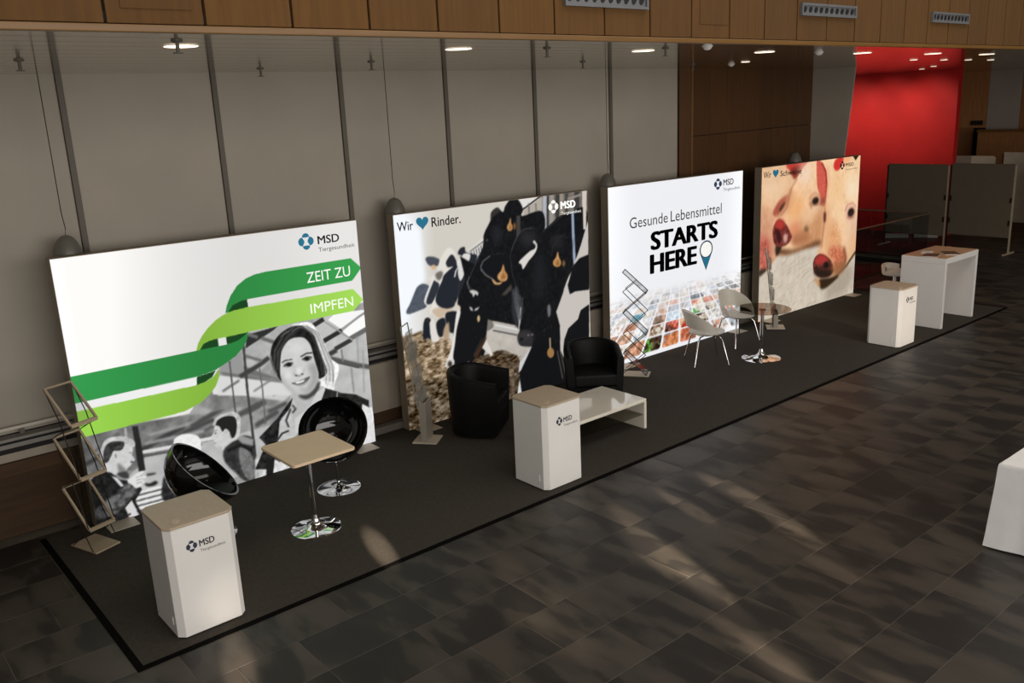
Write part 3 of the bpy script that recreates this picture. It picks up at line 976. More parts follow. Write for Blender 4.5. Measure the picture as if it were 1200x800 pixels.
    for k in range(260):
        x, y = P.rng.uniform(420, 960), P.rng.uniform(110, 760)
        U0, V0 = 450 + x / 4.212, 220 + y / 4.212
        iz = np.argmin((P.U - U0) ** 2 + (P.V - V0) ** 2)
        if P.img.reshape(-1, 3)[iz].mean() > 45:
            continue
        l = P.rng.uniform(6, 18)
        a = P.rng.uniform(1.2, 2.2)
        P.line([(x, y), (x + l * math.cos(a), y + l * math.sin(a))], 2.5, int(P.rng.uniform(30, 62)), 1, 0.6)
    P.line([(752, 203), (700, 206), (664, 232), (636, 290), (622, 340), (632, 420), (644, 470)], 2.5, 92, 1, 0.6)
    P.line([(880, 240), (850, 262), (830, 300), (826, 340)], 3, 46, 1, 0.8)
    P.line([(940, 240), (925, 330), (890, 470), (850, 600)], 3, 44, 2, 0.7)
    for k in range(9):
        P.line([(646 + k * 4, 470 + 10 * k), (652 + k * 5, 560 + 6 * k), (668, 650)], 2, int(P.rng.uniform(60, 130)), 1, 0.6)
    P.ell((690, 735), 32, 20, (52, 50, 52), 3)
    P.ell((712, 728), 7, 4, (110, 104, 100), 1)
    P.ell((678, 748), 10, 6, (14, 14, 15), 2)
    P.line([(420, 440), (412, 470), (425, 500), (450, 512)], 3, 130, 1, 0.7)
    P.ell((508, 262), 6, 5, (52, 52, 56), 1)
    # ear and yellow tags
    P.view = (560, 220, 6.667)
    P.blob([(22, 620), (40, 575), (95, 535), (160, 518), (240, 540), (250, 620), (220, 720), (130, 735), (60, 690)], (20, 21, 25), 1)
    P.line([(95, 537), (40, 578), (22, 622), (28, 650)], 6, 150, 1, 0.8)
    P.line([(28, 645), (60, 685), (110, 715), (130, 740)], 10, 130, 1, 0.8)
    P.line([(110, 530), (160, 518), (210, 522)], 4, 80, 1, 0.6)
    tan = (186, 138, 86)
    P.blob([(110, 715), (150, 745), (190, 740), (170, 758), (130, 756)], (205, 160, 110), 1)
    for (cx, cy, rx, ry, rot) in [(248, 308, 22, 36, 0.25), (192, 690, 40, 48, 0.2), (616, 582, 32, 42, 0.2), (527, 0, 0, 0, 0)]:
        if rx:
            P.blob([(cx + 2, cy - ry * 1.75), (cx + 9, cy - ry * 1.7), (cx + rx * 0.5, cy - ry * 0.75), (cx + rx * 0.95, cy - ry * 0.1), (cx + rx * 0.8, cy + ry * 0.7),
                    (cx, cy + ry * 0.98), (cx - rx * 0.85, cy + ry * 0.6), (cx - rx * 0.95, cy - ry * 0.1), (cx - rx * 0.3, cy - ry * 0.8)], tan, 1, grain=n2 * 60)
            P.ell((cx + 4, cy + 10), rx * 0.45, ry * 0.4, (140, 98, 58), 3)
    P.ell((285, 305), 10, 28, (130, 90, 55), 2)
    P.ell((668, 595), 12, 24, (120, 88, 56), 2)
    P.view = (560, 320, 6.154)
    P.ell((523, 575), 25, 36, (160, 118, 70), 1)
    P.line([(517, 470), (520, 545)], 10, (170, 150, 120), 1)
    P.ell((5, 330), 10, 24, (196, 170, 130), 1)
    P.view = (560, 220, 6.667)
    P.line([(700, 95), (800, 60)], 16, (150, 140, 130), 1)
    P.poly([(812, 25), (846, 20), (842, 330), (822, 330)], (206, 198, 188), 1)
    return P


def picture_food():
    P = Print(BX[2], 240, 200, seed=8)
    rng = np.random.RandomState(21)
    P.img[:] = np.array([238, 239, 243.])
    dx = np.minimum(P.X - P.x0, P.x0 + 3 - P.X)
    P.img += (14 * np.exp(-(dx / 0.35) ** 2))[..., None]  # stronger backlight along both side edges, painted into the print
    P.img = np.clip(P.img, 0, 255)
    vx, vz, z0, s, q = 8.349, 1.569, 0.055, 0.430, 0.173
    dz = np.maximum(vz - P.Z, 0.02)
    r = ((vz - z0) / dz - 1) / q
    c = (P.X - vx) / dz * (vz - z0) / s
    ri, ci = np.floor(r).astype(int), np.floor(c).astype(int)
    fr, fc = r - ri, c - ci
    # rounded picture cards in perspective
    g = 0.055
    ax = np.maximum(np.abs(fc - 0.5) - (0.5 - g - 0.1), 0)
    ay = np.maximum(np.abs(fr - 0.5) - (0.5 - g - 0.1), 0)
    inside = (ax * ax + ay * ay < 0.01) & (r > -0.02) & (r < 14)
    fade = np.clip(1.15 - np.clip(r, 0, 20) / 8.5, 0, 1) ** 1.3
    pal = [(196, 150, 125), (165, 172, 182), (120, 92, 72), (205, 182, 158), (226, 226, 228), (190, 198, 208), (70, 64, 60), (200, 140, 112), (178, 165, 150), (228, 222, 212), (140, 152, 165), (236, 234, 232), (214, 210, 205), (150, 140, 132)]
    na, nb = P.noise(40, 34, 3), P.noise(64, 54, 2)
    fixed = {(-2, 0): ((90, 150, 55), (70, 48, 36)), (-1, 0): ((150, 165, 190), (205, 130, 85)), (0, 0): ((205, 120, 90), (150, 95, 70)),
             (-2, 1): ((120, 84, 56), (215, 205, 190)), (-1, 1): ((90, 52, 40), (205, 100, 80)), (0, 1): ((215, 175, 130), (190, 60, 45)),
             (-3, 0): ((205, 150, 120), (160, 110, 85)), (1, 1): ((60, 48, 42), (210, 195, 180)), (1, 2): ((70, 160, 60), (225, 220, 205)), (-1, 2): ((160, 185, 205), (200, 215, 228)),
             (1, 3): ((205, 95, 70), (235, 190, 160)), (2, 3): ((80, 150, 60), (215, 110, 90)), (1, 4): ((30, 34, 42), (90, 100, 115)), (2, 4): ((28, 30, 36), (225, 225, 228)),
             (-4, 3): ((40, 110, 130), (60, 140, 160)), (-3, 2): ((240, 238, 236), (200, 205, 212)), (-3, 1): ((236, 236, 238), (190, 200, 205)), (2, 2): ((90, 75, 60), (215, 205, 190))}
    for i in range(0, 12):
        for j in range(-9, 9):
            sel = inside & (ri == i) & (ci == j)
            if not sel.any():
                continue
            if (j, i) in fixed:
                A, B = fixed[(j, i)]
            else:
                A, B = pal[rng.randint(len(pal))], pal[rng.randint(len(pal))]
            th = rng.uniform(0.42, 0.56)
            k = np.clip((na[sel] * 0.7 + fc[sel] * 0.25 + rng.uniform(-.1, .1) - th) * 9 + 0.5, 0, 1)[:, None]
            colr = np.array(A, float) * (1 - k) + np.array(B, float) * k
            colr = colr + ((nb[sel] - 0.5) * 130)[:, None]
            f = fade[sel][:, None]
            P.img[sel] = P.img[sel] * (1 - f) + np.clip(colr, 15, 250) * f
    return P


def picture_pigs():
    P = Print(BX[3], 230, 192, seed=9)
    n1 = (P.noise(24, 20) - 0.5)
    n2 = (P.noise(80, 70, 2) - 0.5)
    P.img[:] = np.array([236, 194, 156.])
    P.img += (n1 * 34)[..., None]
    P.view = (885, 180, 8)
    # pig at the left
    P.poly([(0, 100), (490, 70), (380, 240), (330, 330), (300, 500), (200, 600), (160, 900), (0, 900)], (230, 188, 148), 2, grain=n1 * 30)
    P.poly([(0, 500), (160, 520), (220, 620), (170, 1400), (0, 1400)], (214, 158, 124), 14, grain=n1 * 40)
    P.blob([(40, 780), (110, 760), (150, 830), (145, 1000), (70, 1040), (30, 1000)], (200, 122, 100), 8)
    P.blob([(290, 115), (420, 80), (500, 72), (470, 150), (420, 205), (375, 240), (335, 180)], (196, 64, 54), 3)
    P.blob([(330, 150), (430, 130), (400, 220), (360, 235)], (120, 46, 38), 4)
    P.blob([(165, 570), (190, 500), (240, 430), (320, 385), (315, 450), (260, 530), (205, 590)], (168, 84, 66), 3)
    P.blob([(225, 530), (250, 480), (285, 455), (270, 500), (240, 545)], (70, 40, 34), 2)
    # pig in the middle
    P.blob([(490, 90), (560, 60), (585, 240), (602, 400), (655, 490), (650, 620), (600, 900), (420, 920), (300, 900), (190, 820), (165, 700), (195, 610), (250, 580), (300, 500), (318, 400), (338, 320), (395, 225)], (242, 200, 158), 1, grain=n1 * 26)
    P.ell((380, 520), 90, 110, (236, 170, 112), 22)
    P.ell((470, 190), 60, 90, (240, 212, 188), 16)
    P.blob([(420, 640), (560, 560), (650, 560), (620, 860), (430, 900), (360, 760)], (206, 150, 108), 16, grain=n2 * 30)
    P.blob([(470, 680), (500, 700), (490, 740), (455, 730)], (120, 90, 60), 4)
    P.line([(330, 330), (300, 500), (230, 580)], 12, (190, 130, 95), 4)
    # right pig
    P.blob([(595, 55), (740, 30), (1010, 0), (1010, 700), (960, 860), (900, 1080), (850, 1135), (750, 1135), (660, 1040), (630, 860), (655, 640), (650, 480), (668, 300)], (244, 206, 164), 1, grain=n1 * 26)
    P.ell((780, 330), 100, 130, (240, 196, 146), 24)
    P.ell((900, 330), 60, 120, (246, 222, 190), 18)
    P.blob([(680, 700), (760, 660), (800, 820), (760, 1000), (680, 960)], (222, 160, 112), 14, grain=n2 * 40)
    P.ell((930, 680), 40, 90, (234, 214, 196), 12)
    # ears
    P.blob([(576, 70), (625, 92), (662, 170), (672, 300), (652, 485), (604, 485), (600, 400), (578, 290)], (206, 92, 76), 1, grain=n2 * 30)
    P.line([(622, 92), (660, 170), (670, 300), (656, 420)], 12, (150, 34, 34), 2)
    P.line([(680, 130), (690, 260), (665, 420)], 14, (230, 172, 138), 5)
    P.blob([(604, 420), (655, 430), (652, 486), (606, 486)], (140, 62, 52), 4)
    P.blob([(732, 130), (750, 65), (825, 34), (822, 90), (790, 150), (755, 165)], (208, 54, 48), 2)
    P.blob([(830, 40), (900, 20), (880, 80), (840, 120)], (242, 180, 130), 6)
    # eyes
    P.blob([(505, 490), (500, 420), (530, 370), (580, 365), (610, 420), (605, 470), (570, 500)], (226, 176, 136), 6)
    P.line([(506, 430), (530, 388), (565, 372), (600, 400)], 7, (186, 128, 98), 2)
    P.blob([(518, 452), (545, 415), (590, 410), (604, 450), (575, 490), (540, 482)], (176, 126, 96), 3)
    P.ell((563, 448), 27, 36, (40, 30, 26), 2, rot=0.5)
    P.blob([(505, 480), (530, 505), (600, 500), (640, 500), (600, 530), (540, 525)], (226, 190, 160), 5)
    P.line([(520, 478), (545, 490), (600, 478)], 8, (130, 80, 60), 2)
    P.line([(515, 460), (525, 520)], 10, (150, 100, 72), 3)
    P.blob([(838, 590), (835, 520), (865, 470), (915, 462), (945, 510), (935, 590), (890, 640), (850, 640)], (234, 190, 162), 5)
    P.line([(840, 545), (862, 484), (912, 464), (944, 505)], 7, (192, 126, 106), 2)
    P.blob([(856, 575), (872, 520), (915, 505), (936, 545), (915, 600), (878, 612)], (190, 140, 118), 3)
    P.ell((895, 556), 28, 42, (34, 26, 22), 2, rot=0.3)
    P.line([(858, 600), (885, 612), (925, 595)], 8, (150, 90, 76), 2)
    # form of the heads: printed shading
    P.blob([(600, 500), (650, 520), (640, 640), (600, 860), (480, 910), (400, 880), (520, 800), (580, 680)], (198, 140, 98), 12, 0.75)
    P.blob([(640, 500), (690, 480), (720, 640), (700, 800), (740, 960), (680, 1040), (625, 860)], (226, 170, 124), 14, 0.8)
    P.blob([(300, 400), (345, 330), (360, 420), (330, 520), (270, 590), (230, 590), (290, 500)], (214, 154, 112), 8, 0.7)
    P.line([(395, 235), (345, 315), (322, 400), (300, 500), (250, 575), (200, 605)], 9, (150, 92, 68), 3, 0.8)
    P.line([(652, 490), (650, 620), (632, 760), (622, 880)], 8, (150, 92, 66), 3, 0.75)
    P.blob([(640, 560), (662, 560), (658, 640), (640, 640)], (96, 52, 42), 3)
    P.blob([(880, 640), (960, 620), (960, 860), (900, 1000), (840, 1000)], (218, 166, 126), 16, 0.6)
    P.blob([(840, 700), (880, 660), (900, 760), (860, 860)], (240, 206, 172), 12, 0.6)
    P.blob([(430, 560), (520, 540), (560, 600), (480, 660)], (236, 196, 158), 12, 0.7)
    P.blob([(300, 690), (400, 640), (420, 760), (330, 800)], (214, 128, 92), 10, 0.7)
    P.blob([(80, 260), (200, 240), (280, 330), (180, 420), (80, 400)], (240, 206, 172), 14, 0.7)
    # bristles and creases
    for k in range(220):
        x, y = P.rng.uniform(60, 960), P.rng.uniform(90, 820)
        l = P.rng.uniform(12, 45)
        a = P.rng.uniform(0.9, 1.9)
        P.line([(x, y), (x + l * math.cos(a), y + l * math.sin(a))], 4, tuple(np.array([205, 150, 110]) * P.rng.uniform(0.75, 1.25)), 1, 0.35)
    # white flank and shadows below
    P.view = (885, 260, 6.96)
    streak = (P.noise(46, 20, 3) - 0.5)
    P.poly([(0, 460), (35, 440), (110, 390), (180, 280), (270, 268), (400, 222), (520, 186), (505, 260), (470, 340), (480, 430), (530, 462), (650, 456), (740, 375), (840, 235), (840, 800), (0, 800)], (206, 194, 178), 1, grain=streak * 26)
    for k in range(260):
        x, y = P.rng.uniform(30, 800), P.rng.uniform(300, 740)
        l = P.rng.uniform(15, 55)
        P.line([(x, y), (x + l * 0.8, y - l * 0.62)], 4, tuple(np.array([172, 154, 134]) * P.rng.uniform(0.72, 1.36)), 1, 0.5)
    P.blob([(40, 180), (100, 150), (116, 280), (98, 375), (60, 398), (38, 360)], (190, 100, 84), 4, grain=n2 * 60)
    P.blob([(40, 390), (100, 385), (60, 430), (35, 445)], (60, 50, 40), 3)
    P.blob([(160, 215), (300, 228), (420, 188), (520, 150), (525, 190), (400, 224), (280, 268), (215, 272), (180, 260)], (112, 76, 50), 5, grain=n2 * 30)
    P.blob([(170, 190), (215, 190), (200, 250), (170, 280)], (50, 38, 30), 3)
    P.blob([(300, 120), (420, 90), (440, 150), (320, 200)], (176, 116, 80), 8)
    P.blob([(143, 70), (165, 10), (200, -20), (250, 20), (285, 85), (298, 130), (262, 185), (205, 205), (155, 180)], (112, 48, 42), 2, grain=n2 * 60)
    P.blob([(158, 20), (195, -20), (240, 5), (220, 60), (180, 60)], (176, 58, 50), 4)
    P.blob([(165, 75), (195, 70), (215, 150), (185, 170)], (58, 26, 26), 3)
    P.blob([(230, 110), (262, 105), (258, 160), (235, 165)], (206, 160, 145), 3)
    P.blob([(470, 350), (486, 290), (530, 262), (585, 284), (625, 330), (635, 400), (600, 445), (530, 454), (482, 420)], (88, 46, 38), 1, grain=n2 * 50)
    P.blob([(486, 310), (530, 266), (580, 285), (590, 320), (540, 345), (495, 350)], (170, 56, 52), 4)
    P.ell((578, 352), 22, 26, (36, 22, 22), 2)
    P.ell((500, 380), 14, 24, (60, 34, 30), 2)
    P.blob([(620, 200), (720, 220), (740, 340), (690, 420), (640, 400), (630, 320), (600, 270)], (200, 116, 84), 8, grain=n2 * 60)
    P.line([(720, 210), (735, 290), (720, 370), (660, 440)], 14, (120, 76, 52), 4)
    P.line([(815, 245), (740, 360), (650, 450)], 14, (70, 54, 40), 2)
    P.blob([(630, 470), (760, 360), (800, 420), (740, 560), (640, 620), (560, 600)], (160, 146, 128), 14, 0.7)
    P.blob([(610, 400), (660, 330), (740, 330), (720, 390), (650, 445)], (150, 100, 64), 8, 0.8)
    P.blob([(478, 400), (530, 385), (600, 395), (632, 400), (600, 443), (530, 453), (484, 425)], (42, 30, 25), 5)
    P.blob([(520, 470), (600, 455), (680, 440), (600, 520), (545, 550), (520, 520)], (54, 38, 24), 3)
    P.blob([(478, 462), (515, 466), (528, 525), (505, 515)], (196, 146, 100), 4)
    P.view = (0, 0, 1)
    P.poly([(997.3, 181.0), (1008, 180), (1002.3, 189)], (44, 30, 20), 0)
    return P

# ------------------------------------------------------------------ materials


def milky_mat(name):
    m = glass_mat(name, (0.9, 0.9, 0.88), 0.08, 0.1)
    nt = m.node_tree
    mix = [n for n in nt.nodes if n.type == 'MIX_SHADER'][0]
    out = [n for n in nt.nodes if n.type == 'OUTPUT_MATERIAL'][0]
    df = nt.nodes.new('ShaderNodeBsdfDiffuse')
    df.inputs['Color'].default_value = (0.55, 0.53, 0.49, 1)
    m2 = nt.nodes.new('ShaderNodeMixShader')
    m2.inputs['Fac'].default_value = 0.22
    nt.links.new(mix.outputs[0], m2.inputs[1])
    nt.links.new(df.outputs[0], m2.inputs[2])
    nt.links.new(m2.outputs[0], out.inputs['Surface'])
    return m


M_panel = mat('blind_grey', (168, 160, 147), 0.75, var=0.05, scale=1.2, bump=0.03, rand=0.02)
M_post = mat('post_dark', (96, 90, 80), 0.6, var=0.06)
M_ceil = mat('ceiling_metal', (214, 206, 190), 0.12, 1.0, var=0.03, scale=2, stretch=(0.3, 4, 1))
M_wood = wood_mat('bulkhead_wood', (86, 56, 16), (99, 66, 22), 0.85)
M_lip = wood_mat('lip_wood', (112, 80, 36), (124, 89, 42), 0.4, vertical=False, rand=0.02)
M_wooddark = wood_mat('wall_wood', (78, 50, 24), (94, 61, 31), 0.6)
M_woodlow = wood_mat('low_wood', (58, 37, 14), (72, 47, 18), 0.75, vertical=False)
M_taupe = mat('taupe_board', (158, 147, 132), 0.6, var=0.05)
M_gap = mat('dark_gap', (22, 20, 20), 0.8)
M_alu = mat('brushed_metal', (176, 168, 154), 0.4, 0.4, var=0.05, scale=20)
M_sill = mat('sill_grey', (136, 132, 126), 0.5, 0.2, var=0.05)
M_grey = mat('grey_plaster', (172, 163, 150), 0.85, var=0.05, scale=2)
M_red = mat('red_plaster', (205, 28, 24), 0.7, var=0.10, scale=1.5)
M_white = mat('white_lacquer', (232, 230, 226), 0.35, var=0.02, scale=3)
M_gloss = mat('white_gloss', (236, 229, 214), 0.08, var=0.02, scale=3, coat=0.5)  # slight warm tint stands in for bulkhead wood reflected in the gloss
M_ctop = mat('counter_top_tan', (184, 166, 142), 0.5, var=0.05, scale=8, stretch=(6, 1, 1))
M_tabletop = mat('table_top_beige', (236, 208, 174), 0.5, var=0.03)
M_chrome = mat('chrome', (225, 225, 225), 0.06, 1.0, var=0.02)
M_blackgloss = mat('black_gloss', (9, 9, 10), 0.07, var=0.1, coat=0.4)
M_leather = mat('black_leather', (11, 11, 11), 0.55, var=0.15, scale=20, bump=0.15, bump_scale=150, spec=0.22)
M_frame = mat('lightbox_frame', (150, 138, 120), 0.5, 0.2, var=0.05)
M_plate = mat('foot_plate_metal', (196, 184, 166), 0.5, 0.2, var=0.05)
M_rackm = mat('rack_metal', (192, 172, 146), 0.4, 0.2, var=0.05)
M_rackd = mat('rack_dark_bar', (52, 44, 36), 0.4, 0.5)
M_rackblack = mat('rack_black', (40, 36, 32), 0.4, 0.4)
M_acryl = glass_mat('acrylic', (0.86, 0.87, 0.87), 0.10)
M_acryl2 = milky_mat('acrylic_milky')
M_tglass = glass_mat('table_glass', (0.72, 0.70, 0.64), 0.14)
M_railglass = glass_mat('rail_glass', (0.84, 0.86, 0.87), 0.03)
M_cloth = mat('white_cloth', (240, 239, 238), 0.85, var=0.03, bump=0.1, bump_scale=300)
M_board = mat('board_grey', (108, 96, 80), 0.85, var=0.05, scale=4)
M_boardframe = mat('board_frame', (196, 180, 154), 0.5, 0.3)
M_shell = mat('white_shell', (214, 208, 194), 0.35, var=0.02)
M_stool = mat('stool_white', (216, 208, 196), 0.4, var=0.03)
M_black = mat('print_black', (20, 19, 20), 0.7)
M_greyprint = mat('print_grey', (78, 79, 84), 0.7)
M_navy = mat('print_navy', (44, 52, 72), 0.7)
M_teal = mat('print_teal', (24, 100, 128), 0.7, emit=0.8, var=0.02)
M_tealdark = mat('print_teal_dark', (38, 60, 84), 0.7, emit=0.6, var=0.02)
M_wprint = mat('print_white', (240, 242, 238), 0.7, emit=0.66, var=0.01)
M_egg = mat('pendant_grey', (110, 106, 98), 0.35, 0.1, var=0.06)
M_cable = mat('cable_black', (20, 18, 17), 0.6)
M_lamp = mat('lamp_diffuser', (255, 236, 208), 0.5, emit=2.6, var=0.01)
M_spot = mat('spot_glow', (255, 238, 214), 0.5, emit=1.8, var=0.01)
M_vent = mat('vent_grey', (112, 114, 116), 0.5, 0.2)
M_ventdark = mat('vent_dark', (14, 15, 17), 0.6)
M_paper = mat('paper_white', (226, 222, 212), 0.7, var=0.05)
M_mag = mat('magazine_cover', (96, 84, 64), 0.4, var=0.5, scale=14)
M_tube = mat('roll_white', (206, 200, 188), 0.7)
M_farwood = wood_mat('far_wood', (150, 104, 60), (178, 124, 72), 0.6)


def floor_material():
    """dark slate slabs: cleft two-tone patches, each slab with its own offset"""
    m = bpy.data.materials.new('slate_slab')
    m.use_nodes = True
    nt = m.node_tree
    b = nt.nodes['Principled BSDF']
    tc = nt.nodes.new('ShaderNodeTexCoord')
    oi = nt.nodes.new('ShaderNodeObjectInfo')
    off = nt.nodes.new('ShaderNodeVectorMath')
    off.operation = 'SCALE'
    cmb = nt.nodes.new('ShaderNodeCombineXYZ')
    for i in range(3):
        nt.links.new(oi.outputs['Random'], cmb.inputs[i])
    nt.links.new(cmb.outputs[0], off.inputs[0])
    off.inputs['Scale'].default_value = 37.0
    geo = nt.nodes.new('ShaderNodeNewGeometry')
    ad = nt.nodes.new('ShaderNodeVectorMath')
    ad.operation = 'ADD'
    nt.links.new(geo.outputs['Position'], ad.inputs[0])
    nt.links.new(off.outputs[0], ad.inputs[1])
    mp = nt.nodes.new('ShaderNodeMapping')
    mp.inputs['Rotation'].default_value = (0, 0, -0.25)
    mp.inputs['Scale'].default_value = (2.6, 1.0, 1)
    nt.links.new(ad.outputs[0], mp.inputs['Vector'])
    n1 = nt.nodes.new('ShaderNodeTexNoise')
    n1.inputs['Scale'].default_value = 1.5
    n1.inputs['Detail'].default_value = 6
    n1.inputs['Roughness'].default_value = 0.45
    nt.links.new(mp.outputs[0], n1.inputs['Vector'])
    cr = nt.nodes.new('ShaderNodeValToRGB')
    e = cr.color_ramp.elements
    e[0].position, e[0].color = 0.40, (*lin((37, 34, 31)), 1)
    e[1].position, e[1].color = 0.62, (*lin((68, 62, 55)), 1)
    x = e.new(0.47)
    x.color = (*lin((43, 40, 36)), 1)
    x = e.new(0.50)
    x.color = (*lin((56, 52, 46)), 1)
    nt.links.new(n1.outputs['Fac'], cr.inputs['Fac'])
    mr = nt.nodes.new('ShaderNodeMapRange')
    mr.inputs['To Min'].default_value = 0.88
    mr.inputs['To Max'].default_value = 1.12
    nt.links.new(oi.outputs['Random'], mr.inputs['Value'])
    hs = nt.nodes.new('ShaderNodeHueSaturation')
    nt.links.new(mr.outputs[0], hs.inputs['Value'])
    nt.links.new(cr.outputs[0], hs.inputs['Color'])
    nt.links.new(hs.outputs[0], b.inputs['Base Color'])
    rr = nt.nodes.new('ShaderNodeMapRange')
    rr.inputs['To Min'].default_value = 0.52
    rr.inputs['To Max'].default_value = 0.40
    nt.links.new(n1.outputs['Fac'], rr.inputs['Value'])
    nt.links.new(rr.outputs[0], b.inputs['Roughness'])
    b.inputs['Specular IOR Level'].default_value = 0.4
    bp = nt.nodes.new('ShaderNodeBump')
    bp.inputs['Strength'].default_value = 0.25
    bp.inputs['Distance'].default_value = 0.01
    nt.links.new(n1.outputs['Fac'], bp.inputs['Height'])
    nt.links.new(bp.outputs[0], b.inputs['Normal'])
    return m


M_slate = floor_material()
M_grout = mat('grout', (98, 90, 78), 0.8, var=0.35, scale=3)

# ------------------------------------------------------------------ floor
CEIL = 4.05
CAR_X0, CAR_X1, CAR_Y0, CAR_Y1 = -0.4407, 13.75, -2.5416, 0.12
WELL = (16.5, 17.38, 0.75, 3.4)    # stairwell behind the glass rail
fl = MB()
fl.box(-6, 30, -18, WELL[2], -0.06, -0.0015)
fl.box(-6, WELL[0], WELL[2], 8, -0.06, -0.0015)
fl.box(WELL[1], 30, WELL[2], 8, -0.06, -0.0015)
fl.box(WELL[0], WELL[1], WELL[3], 8, -0.06, -0.0015)
floor = struct(fl.build('floor', M_grout))

ROW = 0.457
rng = random.Random(11)
tiles = []
k0 = int((-9.5 + 4.82) / ROW)
for k in range(-12, 26):
    ya, yb = -4.82 + k * ROW, -4.82 + (k + 1) * ROW
    x = -4.0 + rng.choice([0.0, 0.2, 0.35, 0.6])
    while x < 27:
        L = rng.choice([0.45, 0.68, 0.9, 0.9])
        xa, xb = x, x + L
        x = xb
        if xa > CAR_X0 + 0.02 and xb < CAR_X1 - 0.02 and ya > CAR_Y0 + 0.02 and yb < CAR_Y1:
            continue
        if xa < WELL[1] and xb > WELL[0] and ya < WELL[3] and yb > WELL[2]:
            continue
        if yb > 0.3 and xb < 14:
            continue
        us = [to_px((px_, py_, 0)) for px_ in (xa, xb) for py_ in (ya, yb)]
        if min(u[2] for u in us) < 0.3:
            continue
        if max(u[0] for u in us) < -60 or min(u[0] for u in us) > 1260 or min(u[1] for u in us) > 860:
            continue
        area = (max(u[0] for u in us) - min(u[0] for u in us)) * (max(u[1] for u in us) - min(u[1] for u in us))
        cxp = sum(u[0] for u in us) / 4
        cyp = sum(u[1] for u in us) / 4
        vis = 0 <= cxp <= 1200 and 0 <= cyp <= 800
        tiles.append((area if vis else area * 0.2, xa, ya, L))
tiles.sort(reverse=True)
slab_mesh = {}
rest = MB()
G = 0.0017


def slab_shape(mb, x0, y0, L, z1=0.0):
    b = 0.0012
    x1, y1 = x0 + L - G, y0 + ROW - G
    x0, y0 = x0 + G, y0 + G
    mb.add([(x0, y0, -0.0015), (x1, y0, -0.0015), (x1, y1, -0.0015), (x0, y1, -0.0015),
            (x0 + b, y0 + b, z1), (x1 - b, y0 + b, z1), (x1 - b, y1 - b, z1), (x0 + b, y1 - b, z1)],
           [(4, 5, 6, 7), (0, 1, 5, 4), (1, 2, 6, 5), (2, 3, 7, 6), (3, 0, 4, 7)])


for i, (_, xa, ya, L) in enumerate(tiles):
    if i < 298:
        if L not in slab_mesh:
            mb = MB()
            slab_shape(mb, 0, 0, L)
            o = mb.build('slate_slab', M_slate, floor)
            slab_mesh[L] = o.data
        else:
            o = bpy.data.objects.new('slate_slab', slab_mesh[L])
            COL.objects.link(o)
            o.parent = floor
        o.location = (xa, ya, 0)
    else:
        slab_shape(rest, xa, ya, L)
ro = rest.build('far_slate_slabs', M_slate, floor)
ro['kind'] = 'stuff'
# stairwell walls
st = MB()
st.box(WELL[0] - 0.05, WELL[1] + 0.05, WELL[2] - 0.05, WELL[3] + 0.05, -2.7, -2.6)
st.box(WELL[0] - 0.06, WELL[0], WELL[2], WELL[3], -2.6, -0.062)
st.box(WELL[1], WELL[1] + 0.06, WELL[2], WELL[3], -2.6, -0.062)
st.box(WELL[0], WELL[1], WELL[2] - 0.06, WELL[2], -2.6, -0.062)
st.box(WELL[0], WELL[1], WELL[3], WELL[3] + 0.06, -2.6, -0.062)
struct(st.build('wall_stairwell', M_gap))

# ------------------------------------------------------------------ back wall with grey panels
WY = 0.5
wall = struct(MB().box(-6, 9.02, WY + 0.03, WY + 0.2, 0, CEIL + 0.4).build('wall_back', M_gap))
xs = [0.43 + 1.405 * k for k in range(-3, 7)]
xs[-1] = 8.93
for a, b in zip(xs[:-1], xs[1:]):
    MB().box(a + 0.028, b - 0.028, WY, WY + 0.028, 0.93, CEIL + 0.3).build('grey_panel', M_panel, wall, bevel=0.004)
for x in xs[:-1]:
    MB().box(x - 0.026, x + 0.026, WY - 0.025, WY + 0.029, 0.93, CEIL + 0.3).build('post', M_post, wall, bevel=0.004)
# sill, rail and convector front below the panels
sill = struct(MB().box(-6, 13.6, 0.34, WY - 0.03, 0.84, 0.93).build('trim_1', M_sill, bevel=0.004))
MB().box(-6, 13.6, 0.42, 0.45, 0.985, 1.01).build('rail', mat('rail_light', (206, 198, 184), 0.4, 0.3), sill)
for k in range(12):
    MB().box(-5.5 + k * 1.7, -5.46 + k * 1.7, 0.425, 0.445, 0.928, 0.987).build('rail_bracket', M_post, sill)
MB().box(-6, 13.6, 0.330, 0.342, 0.885, 0.905).build('slot', M_gap, sill)
MB().box(-6, 13.6, 0.330, 0.342, 0.80, 0.84).build('slot', M_gap, sill)
MB().box(-6, 13.6, 0.345, WY - 0.03, 0.72, 0.84).build('cover_strip', M_taupe, sill)
low = struct(MB().box(-6, 13.6, 0.41, WY - 0.03, 0.0, 0.72).build('wall_back_low', M_gap))
for k in range(14):
    xa = -5.2 + k * 1.3
    MB().box(xa + 0.003, xa + 1.297, 0.30, 0.41, 0.60, 0.72).build('wood_board', M_woodlow, low, bevel=0.003)
    if xa < 2.4:
        MB().box(xa + 0.003, xa + 1.297, 0.36, 0.41, 0.01, 0.597).build('wood_board', M_woodlow, low, bevel=0.003)
for k in range(7):
    xa = 2.62 + k * 1.55
    MB().box(xa + 0.004, xa + 1.546, 0.285, 0.299, 0.22, 0.80).build('cover_board', M_taupe, low, bevel=0.003)
    MB().box(xa + 0.002, xa + 1.548, 0.30, 0.41, 0.01, 0.597).build('wood_board', M_woodlow, low, bevel=0.003)
struct(MB().box(2.2, 13.5, 0.145, 0.26, 0.0, 0.085).build('baseboard_back', mat('duct_grey', (104, 98, 90), 0.55), bevel=0.006))

# wood wall that steps back, and its bright corner strip
ww = struct_empty('wall_back_wood', (8.93, WY, 0))


